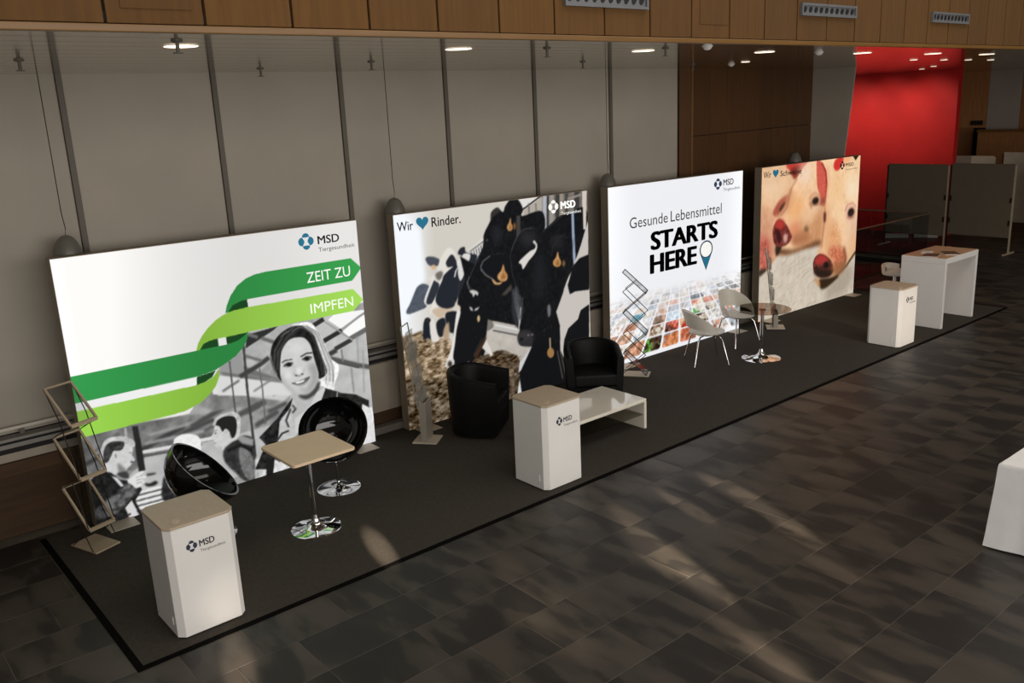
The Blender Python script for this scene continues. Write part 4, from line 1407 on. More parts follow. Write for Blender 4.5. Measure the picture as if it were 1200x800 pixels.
def wall_seg(p, q, z0, z1, t, name, m, parent, bevel=0.0, ox=0, oy=0):
    p, q = np.array(p, float), np.array(q, float)
    d = (q - p) / np.linalg.norm(q - p)
    n = np.array([-d[1], d[0]]) * t
    pts = [p, q, q + n, p + n]
    mb = MB()
    mb.hexa([(a[0] - ox, a[1] - oy, z0) for a in pts], [(a[0] - ox, a[1] - oy, z1) for a in pts])
    return mb.build(name, m, parent, bevel=bevel)


wall_seg((8.95, 0.5), (9.22, 0.5), 0, CEIL + 0.3, 0.03, 'wood_panel', M_wooddark, ww, 0.003, 8.93, WY)
wall_seg((9.22, 0.485), (9.26, 0.485), 0, CEIL + 0.3, 0.05, 'corner_strip', M_lip, ww, 0.003, 8.93, WY)
A, B = np.array([9.27, 0.52]), np.array([13.85, 1.28])
NP = 8
for k in range(NP):
    a, b = A + (B - A) * (k + 0.01) / NP, A + (B - A) * (k + 0.99) / NP
    for (za, zb) in ((0.0, 1.55), (1.56, 3.05), (3.06, CEIL + 0.3)):
        wall_seg(a, b, za, zb, 0.03, 'wood_panel', M_wooddark, ww, 0.003, 8.93, WY)
wall_seg(A + [0, .035], B + [0, .035], 0, CEIL + 0.3, 0.1, 'backing', M_gap, ww, 0, 8.93, WY)

# grey wall that leans
gw = MB()
top = [(13.8, 0.42), (13.83, 0.42), (13.83, 1.42), (13.8, 1.42)]
gw.hexa([(x, y + 0.36, 0) for x, y in top], [(x, y - 0.03, CEIL + 0.3) for x, y in top])
struct(gw.build('wall_pier', M_grey))

# far red wall and the far end of the hall
struct(MB().box(21.0, 21.2, 1.72, 9.0, 0, CEIL + 0.4).build('wall_red', M_red))
fw = struct(MB().box(26.25, 26.4, -12, 5, 0, CEIL + 1.5).build('wall_far', M_gap))
yy = 4.0
for k in range(14):
    w = 0.9
    m = M_farwood if k not in (1,) else M_grey
    if k == 0:
        for (ya, yb, za, zb) in ((3.45, 4.0, 0, 2.45), (3.1, 4.0, 2.45, CEIL + 1.2)):
            MB().box(26.15, 26.25, ya + 0.004, yb - 0.004, za, zb - 0.004).build('wood_panel', M_farwood, fw, bevel=0.004)
    else:
        yb = 3.1 - (k - 1) * w
        MB().box(26.15, 26.25, yb - w + 0.004, yb - 0.004, 0, CEIL + 1.2).build('wood_panel', M_farwood if k > 1 else M_grey, fw, bevel=0.004)
MB().box(26.2, 26.26, 2.98, 3.46, 0, 2.45).build('door_opening', M_gap, fw)
cb = struct(MB().box(25.3, 25.5, -2.0, 2.95, 0, 2.36).build('wall_far_low', M_farwood))
MB().box(25.26, 25.5, -2.0, 2.97, 2.36, 2.43).build('coping', M_lip, cb)
sg = tag(MB().box(26.10, 26.14, 3.18, 3.52, 2.53, 2.66).build('door_sign', M_gap, bevel=0.004), 'small dark sign plate above the doorway in the far wood wall', 'sign')

# ------------------------------------------------------------------ ceiling and bulkhead
FY = -3.25
ceil = struct(MB().box(-6, 30, FY + 0.02, 8, CEIL + 0.05, CEIL + 0.1).build('ceiling', M_gap))
pw = 0.3
y = FY + 0.02
proto = MB().box(-6, 30, 0.005, pw - 0.005, CEIL, CEIL + 0.03).build('ceiling_plank', M_ceil, ceil)
n = 0
while y < 8:
    o = proto if n == 0 else copy_part(proto, ceil)
    o.location = (0, y, 0)
    y += pw
    n += 1
bh = struct(MB().box(-6, 30, FY + 0.03, FY + 0.2, CEIL + 0.02, 5.9).build('trim_2', M_gap))
MB().box(-6, 30, FY - 0.02, FY + 0.03, CEIL - 0.005, CEIL + 0.035).build('lip_board', M_lip, bh, bevel=0.006)
for k in range(-8, 40):
    xa = -0.242 + 0.5285 * k
    MB().box(xa + 0.008, xa + 0.5205, FY, FY + 0.029, CEIL + 0.041, 5.9).build('wood_panel', M_wood, bh, bevel=0.003)
hatch = tag(MB().box(4.62, 5.02, FY - 0.006, FY - 0.001, 4.20, 4.9).build('access_hatch', M_wood, bevel=0.002), 'flush wooden access hatch in the bulkhead beside the largest air vent', 'hatch')
tag(MB().box(-0.16, 0.22, FY - 0.006, FY - 0.001, 4.165, 4.9).build('access_hatch', M_wood, bevel=0.002), 'flush wooden access hatch in the bulkhead above the ribbon light box', 'hatch')
for (xa, xb, za, zb, lab) in ((3.02, 3.94, 4.29, 4.45, 'grey air vent with slanted nozzles in the bulkhead above the food light box'),
                              (6.14, 7.14, 4.315, 4.43, 'grey air vent with slanted nozzles in the bulkhead above the wood wall'),
                              (8.81, 9.75, 4.32, 4.435, 'grey air vent with slanted nozzles in the bulkhead above the red wall')):
    v = thing('air_vent', lab, 'air vent', (xa, FY, za), 0)
    w, h = xb - xa, zb - za
    fr = MB()
    fr.box(0, w, -0.03, -0.001, 0, 0.022).box(0, w, -0.03, -0.001, h - 0.022, h).box(0, 0.022, -0.03, -0.001, 0.022, h - 0.022).box(w - 0.022, w, -0.03, -0.001, 0.022, h - 0.022)
    fr.build('frame', M_vent, v)
    MB().box(0.022, w - 0.022, -0.012, -0.001, 0.022, h - 0.022).build('back_plate', M_vent, v)
    for k in range(10):
        t = MB()
        cx = 0.022 + (w - 0.044) * (k + 0.5) / 10
        pts = []
        for j in range(14):
            a = 2 * math.pi * j / 14
            rx, rz = 0.028, (h - 0.05) / 2 * 0.85
            px_ = cx + rx * math.cos(a) + rz * math.sin(a) * 0.25
            pz_ = h / 2 + rz * math.sin(a)
            pts.append((px_, pz_))
        nn = len(pts)
        t.add([(p[0], -0.016, p[1]) for p in pts] + [(p[0], -0.010, p[1]) for p in pts],
              [tuple(range(nn))] + [(i, (i + 1) % nn, nn + (i + 1) % nn, nn + i) for i in range(nn)])
        t.build('nozzle', M_ventdark, v)

# ceiling lights, sprinklers, pendants
for x in (0.45, 2.66, 4.84, 6.80, 8.85, 10.7, 12.4):
    t = thing('ceiling_downlight', 'round recessed downlight glowing in the metal ceiling behind the wooden bulkhead', 'ceiling light', (x, -2.42, CEIL), 0, 'downlights in a row behind the bulkhead')
    MB().lathe([(0.112, -0.003), (0.115, -0.001), (0.115, 0.0)], seg=24).build('trim_ring', M_white, t)
    MB().lathe([(0.104, -0.005), (0.105, -0.003), (0.105, -0.002)], seg=24).build('diffuser', M_lamp, t)
for (x, y) in ((12.46, -1.3), (13.5, -1.3), (14.4, -1.3), (15.3, -1.3), (8.6, -0.9), (17.0, 0.5), (18.6, 1.5)):
    t = thing('ceiling_spot', 'small bright ceiling spot lamp near the red wall end', 'ceiling light', (x, y, CEIL), 0, 'small ceiling spots')
    MB().lathe([(0.062, -0.004), (0.065, -0.002), (0.065, 0.0)], seg=16).build('housing', M_white, t)
    MB().lathe([(0.055, -0.007), (0.056, -0.005), (0.056, -0.003)], seg=16).build('lens', M_spot, t)
for (u, v) in ((22, 70), (207, 47), (305, 80), (435, 72), (641, 56), (683, 72), (780, 56), (812, 75)):
    p = on_z(u, v, CEIL)
    t = thing('sprinkler_head', 'small dark sprinkler head hanging from the metal ceiling', 'sprinkler', (p[0], p[1], CEIL), 0, 'sprinklers on the ceiling')
    MB().lathe([(0.028, -0.012), (0.035, -0.004), (0.035, 0.0)], seg=12).build('rosette', M_post, t)
    MB().lathe([(0.012, -0.07), (0.012, -0.012)], seg=8).build('stem', M_post, t)
    MB().lathe([(0.03, -0.075), (0.03, -0.07)], seg=12).build('deflector', M_post, t)
for (u, v, lab) in ((857, 75, 'white'), (960, 61, 'white'), (829, 54, 'white')):
    p = on_z(u, v, CEIL)
    t = thing('smoke_detector', 'small white dome detector fixed to the ceiling before the wood wall', 'detector', (p[0], p[1], CEIL), 0, 'ceiling detectors')
    MB().lathe([(0.01, -0.035), (0.025, -0.032), (0.038, -0.018), (0.042, 0.0)], seg=20).build('dome', M_white, t, smooth=True)
    MB().lathe([(0.048, -0.006), (0.052, 0.0)], seg=20).build('base_ring', M_white, t)
for (x, yp, lab) in ((0.215, 0.26, 'ribbon'), (3.665, 0.26, 'cow'), (7.13, 0.26, 'food'), (11.72, 0.28, 'pig')):
    t = thing('pendant_lamp', 'grey egg-shaped pendant hanging on a thin cable behind the %s light box' % lab, 'pendant lamp', (x, yp, CEIL), 0)
    zc = 2.47 - CEIL
    prof = []
    for k in range(17):
        a = math.pi * k / 16
        r = 0.125 * math.sin(a) ** 0.85 * (1 + 0.12 * math.cos(a))
        prof.append((max(r, 0.004), zc - 0.2 * math.cos(a)))
    MB().lathe(prof, seg=24).build('shade', M_egg, t, smooth=True)
    MB().tube([(0, 0, zc + 0.19), (0.012, 0, zc + 0.26), (0, 0, zc + 0.4), (0, 0, 0)], 0.004, 6).build('cable', M_cable, t)

# ------------------------------------------------------------------ carpet
carpet = MB().box(CAR_X0 + 0.03, CAR_X1 - 0.03, CAR_Y0 + 0.03, CAR_Y1, 0.0, 0.006).build('exhibition_carpet', mat('carpet_grey', (66, 62, 56), 0.95, var=0.12, scale=30, bump=0.3, bump_scale=700, spec=0.1))
tag(carpet, 'dark grey exhibition carpet with black taped edge under the whole stand', 'carpet')
ct = mat('edge_tape', (10, 9, 8), 0.9, spec=0.05)
MB().box(CAR_X0 - 0.02, CAR_X1 + 0.02, CAR_Y0 - 0.02, CAR_Y0 + 0.03, 0.0, 0.006).build('edge_tape', ct, carpet)
MB().box(CAR_X0 - 0.02, CAR_X0 + 0.03, CAR_Y0 + 0.03, CAR_Y1, 0.0, 0.006).build('edge_tape', ct, carpet)
MB().box(CAR_X1 - 0.03, CAR_X1 + 0.02, CAR_Y0 + 0.03, CAR_Y1, 0.0, 0.006).build('edge_tape', ct, carpet)
CZ = 0.006

# ------------------------------------------------------------------ light boxes
M_print = print_material()
PICS = [(picture_vaccination, 'backlit display wall printed with green ribbons and a smiling woman in black and white'),
        (picture_cows, 'backlit display wall printed with black and white cows at the trough'),
        (picture_food, 'white backlit display wall with large black lettering and a carpet of small food pictures'),
        (picture_pigs, 'backlit display wall printed with pink pigs')]
boxes = []
for i, (fn, lab) in enumerate(PICS):
    x0 = BX[i]
    t = thing('light_box', lab, 'display wall', (0, 0, CZ))
    e = 0.02
    fr = MB()
    fr.box(x0 - 0.004, x0 + e, 0.0, 0.13, 0, BH + 0.006).box(x0 + BW - e, x0 + BW + 0.004, 0.0, 0.13, 0, BH + 0.006)
    fr.box(x0 + e, x0 + BW - e, 0.0, 0.13, BH - e, BH + 0.006).box(x0 + e, x0 + BW - e, 0.0, 0.13, 0, e)
    fr.build('frame', M_frame, t, bevel=0.003)
    MB().box(x0 + e, x0 + BW - e, 0.11, 0.125, e, BH - e).build('back_panel', M_frame, t)
    pr = fn().build('print_panel', -0.003, M_print, t)
    boxes.append((t, pr))
    for s in (0, 1):
        xa = x0 + 0.06 if s == 0 else x0 + BW - 0.34
        MB().box(xa, xa + 0.26, -0.22, 0.125, 0.0, 0.006).build('foot_plate', M_plate, t, bevel=0.002)


def pl(u, v, y):
    p = on_y(u, v, y)
    return p[0], p[2] - CZ


YP = -0.0045


def put_text(i, body, lb, rb, lt, m, bold=0.0):
    """lb, rb: left and right end of the baseline, lt: top of the first capital (photo pixels)"""
    xa, za = pl(*lb, YP)
    xb, zb = pl(*rb, YP)
    _, zt = pl(*lt, YP)
    zbase = (za + zb) / 2
    return lettering(body, xa, xb, zbase, zt - za, YP, m, boxes[i][1], bold)


def put_emblem(i, c, ru, rv, m):
    x, z = pl(*c, YP)
    rx = pl(c[0] + ru, c[1] - ru * 0.12, YP)[0] - x
    rz = z - pl(c[0], c[1] + rv, YP)[1]
    flat_shape(emblem_polys(x, z, rx, rz), YP, m, boxes[i][1], 'emblem')


def put_heart(i, c, ru, rv):
    x, z = pl(*c, YP)
    rx = pl(c[0] + ru, c[1] - ru * 0.12, YP)[0] - x
    rz = z - pl(c[0], c[1] + rv, YP)[1]
    flat_shape([heart_poly(x, z, 2 * rx, 2 * rz)], YP, M_teal, boxes[i][1], 'heart')


put_text(0, 'MSD', (372.5, 285.7), (397.8, 283.0), (372, 276.2), M_black, 0.02)
put_text(0, 'Tiergesundheit', (373.5, 294.3), (415.5, 289.2), (373.5, 289.6), M_greyprint)
put_emblem(0, (358.6, 282.9), 9.0, 9.8, M_teal)
put_text(0, 'ZEIT ZU', (360, 331.2), (410.7, 323.2), (360, 319.0), M_wprint)
put_text(0, 'IMPFEN', (364.5, 367.2), (414.4, 358.5), (364.2, 355.8), M_wprint)
put_text(1, 'Wir', (465.5, 271.5), (484.5, 269.2), (465, 260.5), M_black, 0.012)
put_heart(1, (495, 262), 7.2, 7.8)
put_text(1, 'Rinder.', (506, 266), (540, 261), (506, 254.8), M_black, 0.012)
put_emblem(1, (648.5, 242.2), 5.8, 7.8, M_wprint)
put_text(1, 'MSD', (657.2, 244.7), (674.2, 242.5), (657.2, 236.4), M_wprint, 0.008)
put_text(1, 'Tiergesundheit', (657.8, 251.5), (681, 248.5), (657.8, 248.2), M_wprint)
put_text(2, 'Gesunde', (738, 268), (782.6, 260.4), (738, 255.5), M_greyprint)
put_text(2, 'Lebensmittel', (786, 259.8), (845.6, 249.6), (786, 247.2), M_greyprint)
put_text(2, 'STARTS', (762.4, 293), (841.2, 278), (762.4, 271.6), M_black, 0.055)
put_text(2, 'HERE', (761.6, 321), (816.8, 309), (761.6, 298.4), M_black, 0.055)
put_emblem(2, (841.4, 215.6), 4.6, 6.6, M_tealdark)
put_text(2, 'MSD', (847.6, 217.4), (859.6, 215.6), (847.6, 210.4), M_black, 0.02)
put_text(2, 'Tiergesundheit', (847.6, 223.6), (867, 221), (847.6, 220.2), M_greyprint)
put_text(3, 'Wir', (894.7, 210), (903.7, 207.7), (894.0, 202.2), M_black, 0.012)
put_heart(3, (909.1, 203.7), 3.4, 5.0)
put_text(3, 'Schweine', (914.4, 206.9), (939.4, 202.7), (914.4, 200.6), M_black, 0.012)
put_emblem(3, (987.2, 193.7), 2.7, 5.0, M_navy)
put_text(3, 'MSD', (991, 195.2), (1000.3, 194), (991, 191.2), M_black, 0.02)
put_text(3, 'Tiergesundheit', (990.5, 199.5), (1004.5, 197.5), (990.5, 197.6), M_greyprint)
# map pin after the last word
px0, pz0 = pl(827.6, 292, YP)
prx = pl(835.2, 291, YP)[0] - px0
prz = pz0 - pl(827.6, 302.4, YP)[1]
tipz = pl(827.0, 316.6, YP)[1]


def pin(k, zt):
    pts = []
    for j in range(25):
        a = math.radians(-25 + 230 * j / 24)
        pts.append((px0 + prx * k * math.cos(a), pz0 + prz * k * math.sin(a)))
    return pts + [(px0, zt)]


flat_shape([pin(1.0, tipz)], YP, M_tealdark, boxes[2][1], 'map_pin')
flat_shape([[(px0 + prx * 0.84 * math.cos(2 * math.pi * j / 28), pz0 + prz * 0.84 * math.sin(2 * math.pi * j / 28)) for j in range(28)]], YP - 0.0008, M_wprint, boxes[2][1], 'pin_hole')
c1, c2 = (px0 - prx * 0.66, pz0 - prz * 0.72), (px0 + prx * 0.66, pz0 - prz * 0.72)
flat_shape([[c1, (px0 - prx * 0.3, pz0 - prz * 0.92), (px0 + prx * 0.3, pz0 - prz * 0.92), c2, (px0, tipz + 0.02)]], YP - 0.0006, M_teal, boxes[2][1], 'pin_tip')

# ------------------------------------------------------------------ counters


def octagon(w, d, c):
    return [(c, 0), (w - c, 0), (w, c), (w, d - c), (w - c, d), (c, d), (0, d - c), (0, c)]


def counter(x0, y0, lab, logo):
    t = thing('promotion_counter', lab, 'counter', (x0, y0, CZ))
    w, d, h = 0.505, 0.50, 0.865
    o = octagon(w, d, 0.045)
    MB().prism([(p[0] * 0.96 + w * 0.02, p[1] * 0.96 + d * 0.02) for p in o], 0, 0.02).build('plinth', M_gap, t)
    body = MB().prism(o, 0.012, h - 0.022).build('body', M_white, t, bevel=0.003)
    MB().prism([(p[0] * 1.01 - w * 0.005, p[1] * 1.01 - d * 0.005) for p in o], h - 0.02, h).build('top', M_ctop, t, bevel=0.003)
    MB().lathe([(0.033, 0.0), (0.033, 0.004), (0.026, 0.006)], (0.11, 0.09, h), 20).build('cap', mat('cap_tan', (190, 172, 146), 0.4), t)
    MB().box(-0.004, 0.0, 0.10, 0.112, 0.09, 0.15).build('latch', M_white, t)
    yf = -0.0015
    lx, lz = logo
    sc = 1.0
    flat_shape(emblem_polys(lx, lz, 0.040, 0.044), yf, M_navy, body, 'emblem')
    lettering('MSD', lx + 0.054, lx + 0.166, lz - 0.022, 0.048, yf, M_black, body, 0.02)
    lettering('Tiergesundheit', lx + 0.056, lx + 0.240, lz - 0.064, 0.021, yf, M_greyprint, body)
    return t


counter(-0.114, -2.41, 'white chamfered counter with tan top on the carpet corner beside the square bistro table', (0.172, 0.685))
counter(3.412, -2.43, 'white chamfered counter with tan top in front of the low white coffee table', (0.188, 0.675))
counter(10.25, -2.44, 'white chamfered counter with tan top beside the tall white bar table', (0.177, 0.69))

# ------------------------------------------------------------------ tables


def trumpet_base(t, r, h, name='base'):
    MB().lathe([(r, 0.0), (r, 0.006), (r * 0.93, 0.012), (r * 0.6, 0.022), (r * 0.32, 0.04), (r * 0.18, 0.07), (0.032, 0.11), (0.026, 0.14)], seg=40).build(name, M_chrome, t, smooth=True)
    MB().lathe([(0.026, 0.13), (0.026, h)], seg=20).build('pole', M_chrome, t, smooth=True)


t = thing('bistro_table', 'square beige bistro table on a chrome trumpet foot between the black bowl chairs', 'table', (1.455, -1.49, CZ), 0)
trumpet_base(t, 0.225, 0.755)
MB().box(-0.12, 0.12, -0.12, 0.12, 0.745, 0.755).build('mounting_plate', M_chrome, t)


def rounded(w, d, r, n=5):
    pts = []
    for (cx, cy, a0) in ((w / 2 - r, d / 2 - r, 0), (-w / 2 + r, d / 2 - r, 90), (-w / 2 + r, -d / 2 + r, 180), (w / 2 - r, -d / 2 + r, 270)):
        for k in range(n + 1):
            a = math.radians(a0 + 90 * k / n)
            pts.append((cx + r * math.cos(a), cy + r * math.sin(a)))
    return pts


MB().prism(rounded(0.60, 0.64, 0.035), 0.755, 0.78).build('table_top', M_tabletop, t, bevel=0.004)

t = thing('glass_table', 'round smoked glass table on a chrome trumpet foot beside the white shell chairs', 'table', (8.60, -1.27, CZ), 0)
trumpet_base(t, 0.27, 0.70)
MB().lathe([(0.05, 0.70), (0.05, 0.712)], seg=20).build('mounting_plate', M_chrome, t)
MB().lathe([(0.385, 0.712), (0.39, 0.716), (0.385, 0.720)], seg=56).build('table_top', M_tglass, t)

t = thing('coffee_table', 'low white glossy coffee table with thin glass shelf between the black tub armchairs', 'coffee table', (4.20, -1.955, CZ), 0)
cw, cd, chh = 1.185, 0.70, 0.355
MB().box(0, cw, 0, cd, chh - 0.038, chh).build('table_top', M_gloss, t, bevel=0.008)
for xa in (0, cw - 0.038):
    MB().box(xa, xa + 0.038, 0, cd, 0, chh - 0.038).build('side_panel', M_gloss, t, bevel=0.004)
MB().box(0.038, cw - 0.038, 0.02, cd - 0.02, 0.165, 0.173).build('glass_shelf', M_tglass, t)

t = thing('bar_table', 'tall white bar table with open knee space and tan top holding brochures', 'table', (11.69, -2.385, CZ), 0)
bw, bd, bhh = 1.13, 0.69, 1.095
MB().box(0, bw, 0, bd, bhh - 0.09, bhh - 0.004).build('table_top', M_white, t, bevel=0.006)
MB().box(0.012, bw - 0.012, 0.012, bd - 0.012, bhh - 0.004, bhh + 0.002).build('top_inlay', mat('inlay_tan', (196, 158, 124), 0.5), t)
for xa in (0, bw - 0.06):
    MB().box(xa, xa + 0.06, 0, bd, 0, bhh - 0.09).build('side_panel', M_white, t, bevel=0.006)
TB = (11.69, -2.385, CZ + bhh + 0.002)
for k, (dx, dy, w, d, rz, m, lab) in enumerate(((0.16, 0.30, 0.30, 0.21, 0.25, M_mag, 'brown brochure lying open under the white leaflet on the bar table'),
                                                (0.50, 0.17, 0.21, 0.30, -0.9, M_mag, 'brown brochure lying at the front of the tan bar table top'),
                                                (0.38, 0.47, 0.20, 0.15, 0.3, M_paper, 'small white leaflet stack lying behind the brochures on the bar table'))):
    b = thing('brochure', lab, 'brochure', (TB[0] + dx, TB[1] + dy, TB[2]), rz)
    MB().box(-w / 2, w / 2, -d / 2, d / 2, 0, 0.010).build('pages', M_paper, b)
    MB().box(-w / 2 - 0.002, w / 2 + 0.002, -d / 2 - 0.002, d / 2 + 0.002, 0.010, 0.013).build('cover', m, b)

# table with cloth at the right
t = thing('covered_table', 'banquet table under a long white cloth standing alone on the slate floor', 'table', (5.22, -5.76, 0), 0)
cl = MB()
ncl = 96
TW, TD, TH = 1.7, 0.75, 0.72
per = 2 * (TW + TD)
rows = []
for (zz, fl_) in ((TH + 0.004, 0.0), (TH - 0.005, 0.006), (TH - 0.03, 0.008), (0.5, 0.012), (0.3, 0.018), (0.12, 0.023), (0.012, 0.027)):
    ring = []
    for k in range(ncl):
        s = per * k / ncl
        if s < TW:
            x, yv, nx_, ny_ = s, 0.0, 0, 1
        elif s < TW + TD:
            x, yv, nx_, ny_ = TW, -(s - TW), 1, 0
        elif s < 2 * TW + TD:
            x, yv, nx_, ny_ = TW - (s - TW - TD), -TD, 0, -1
        else:
            x, yv, nx_, ny_ = 0.0, -TD + (s - 2 * TW - TD), -1, 0
        cornr = min(abs(x), abs(x - TW)) + min(abs(yv), abs(yv + TD))
        amp = fl_ * (1 + 0.5 * math.sin(s * 9.0) + 0.35 * math.sin(s * 21 + 1)) + fl_ * 0.9 * math.exp(-cornr * 6)
        if cornr < 0.03:
            nx_ = -1 if x < TW / 2 else 1
            ny_ = 1 if yv > -TD / 2 else -1
        ring.append((x + nx_ * amp, yv + ny_ * amp, zz))
    rows.append(ring)
cl.grid([list(c) for c in zip(*rows)], closed_u=True)
cl.add([rows[0][k] for k in range(ncl)], [tuple(range(ncl))])
cl.build('tablecloth', M_cloth, t, smooth=True)
MB().box(0.01, TW - 0.01, -TD + 0.01, -0.01, TH - 0.03, TH - 0.002).build('table_top', M_tabletop, t)
for (lx, ly) in ((0.08, -0.08), (TW - 0.08, -0.08), (0.08, -TD + 0.08), (TW - 0.08, -TD + 0.08)):
    MB().tube([(lx, ly, TH - 0.03), (lx, ly, 0)], 0.016, 8).build('leg', M_rackd, t)

# ------------------------------------------------------------------ black bowl chairs


def bowl_chair(x, y, face, lab):
    """face: direction (radians) the seat opens to"""
    t = thing('bowl_chair', lab, 'chair', (x, y, CZ), face)
    R_, zc, tau = 0.335, 0.635, math.radians(44)
    n = Vector((math.sin(tau), 0, math.cos(tau)))        # opening normal, front is +x
    a = Vector((math.cos(tau), 0, -math.sin(tau)))
    b = Vector((0, 1, 0))
    c = Vector((0, 0, zc))
    mb = MB()
    N1, N2 = 14, 44

    def shell(rad):
        P = []
        for i in range(N1 + 1):
            th = math.radians(3 + 89 * i / N1)
            ring = []
            for k in range(N2):
                ph = 2 * math.pi * k / N2
                stretch = 1.0 + 0.10 * max(0, math.cos(ph)) * (i / N1) ** 2
                d = -n * math.cos(th) * 0.92 + (a * math.cos(ph) * stretch + b * math.sin(ph)) * math.sin(th)
                ring.append(tuple(c + d * rad))
            P.append(ring)
        return P
    Po, Pi = shell(R_), shell(R_ - 0.018)
    rings = Po + Pi[::-1]
    vs_ = [p for r in rings for p in r]
    fs_ = []
    for i in range(len(rings) - 1):
        for k in range(N2):
            k2 = (k + 1) % N2
            fs_.append((i * N2 + k, i * N2 + k2, (i + 1) * N2 + k2, (i + 1) * N2 + k))
    fs_.append(tuple(range(N2)))
    fs_.append(tuple((len(rings) - 1) * N2 + k for k in range(N2)))
    mb.add(vs_, fs_)
    mb.build('shell', M_blackgloss, t, smooth=True)
    MB().lathe([(0.215, 0.0), (0.215, 0.005), (0.20, 0.008), (0.07, 0.014), (0.05, 0.03), (0.026, 0.05)], seg=40).build('base', M_chrome, t, smooth=True)
    MB().lathe([(0.022, 0.03), (0.020, 0.30)], seg=16).build('pole', M_chrome, t, smooth=True)
    MB().lathe([(0.06, 0.285), (0.09, 0.30), (0.02, 0.315)], seg=20).build('mounting_plate', M_chrome, t, smooth=True)
    # seat cushion inside the bowl
    MB().lathe([(0.02, 0.375), (0.14, 0.375), (0.19, 0.395), (0.185, 0.42), (0.14, 0.432), (0.01, 0.434)], (0.05, 0, 0), 28).build('cushion', M_leather, t, smooth=True)
    return t


bowl_chair(0.72, -0.93, math.atan2(-0.45, 0.9), 'glossy black bowl chair turned sideways behind the corner counter')
bowl_chair(2.05, -0.85, math.atan2(-0.80, -0.60), 'glossy black bowl chair opening towards the viewer behind the square bistro table')

# ------------------------------------------------------------------ black tub armchairs


def tub_chair(x, y, face, lab):
    t = thing('tub_armchair', lab, 'armchair', (x, y, CZ), face)
    w, d, th = 0.70, 0.64, 0.085          # front is +x, width along y
    path = []
    n = 30
    for k in range(n + 1):
        s = k / n
        if s < 0.22:
            u = s / 0.22
            path.append((d / 2 - u * 0.34, -w / 2))
        elif s <= 0.78:
            a = math.radians(-90 - 180 * (s - 0.22) / 0.56)
            path.append((d / 2 - 0.34 + (d - 0.34) * 1.0 * math.cos(a), w / 2 * math.sin(a)))
        else:
            u = (s - 0.78) / 0.22
            path.append((d / 2 - 0.34 + u * 0.34, w / 2))
    P = []
    for i, (px_, py_) in enumerate(path):
        p0, p1 = path[max(i - 1, 0)], path[min(i + 1, n)]
        dx, dy = p1[0] - p0[0], p1[1] - p0[1]
        l = math.hypot(dx, dy)
        nx_, ny_ = dy / l, -dx / l        # towards outside or inside
        if nx_ * px_ + ny_ * py_ > 0:
            nx_, ny_ = -nx_, -ny_
        back = math.sin(math.pi * i / n) ** 1.2
        h = 0.655 + 0.10 * back
        lean = 0.03 * back
        sec = []
        for (o, z, k) in ((0.012, 0.03, 0.92), (0.0, 0.3, 0.96), (0.0, h - 0.04, 1.0), (0.012, h - 0.012, 1.0), (0.035, h, 1.0), (th - 0.03, h, 1.0),
                          (th - 0.01, h - 0.014, 1.0), (th, h - 0.05, 1.0), (th + 0.01, 0.30, 0.97)):
            sec.append(((px_ + nx_ * o) * k, (py_ + ny_ * o) * k, z))
        P.append(sec)
    mb = MB()
    mb.grid(P)
    ns = len(P[0])
    mb.add(P[0], [tuple(range(ns))])
    mb.add(P[-1], [tuple(range(ns))])
    sh = mb.build('shell', M_leather, t, smooth=True)
    # seat with rounded front
    sw = w - 2 * th + 0.01
    seat = MB()
    pts = [(d / 2 - 0.005, -sw / 2 * 0.98), (d / 2 - 0.005, sw / 2 * 0.98)]
    for k in range(13):
        a = math.radians(90 + 180 * k / 12)
        pts.append((d / 2 - 0.34 + (d - 0.34 - th) * math.cos(a) * 1.0, sw / 2 * math.sin(a)))
    seat.prism(pts, 0.27, 0.43)
    seat.build('seat_cushion', M_leather, t, bevel=0.03)
    MB().prism([(p[0] * 0.96, p[1] * 0.99) for p in pts], 0.04, 0.268).build('seat_base', M_leather, t, bevel=0.008)
    for (fx, fy) in ((0.24, -0.25), (0.24, 0.25), (-0.2, -0.16), (-0.2, 0.16)):
        MB().lathe([(0.022, 0.0), (0.025, 0.045)], (fx, fy, 0), 10).build('foot', M_rackd, t)
    return t


tub_chair(4.03, -0.575, math.atan2(-0.80, 0.60), 'black leather tub armchair seen from its side before the cow display')
tub_chair(5.66, -0.83, math.atan2(-0.80, -0.62), 'black leather tub armchair facing outward beside the black wire leaflet rack')

# ------------------------------------------------------------------ white shell chairs


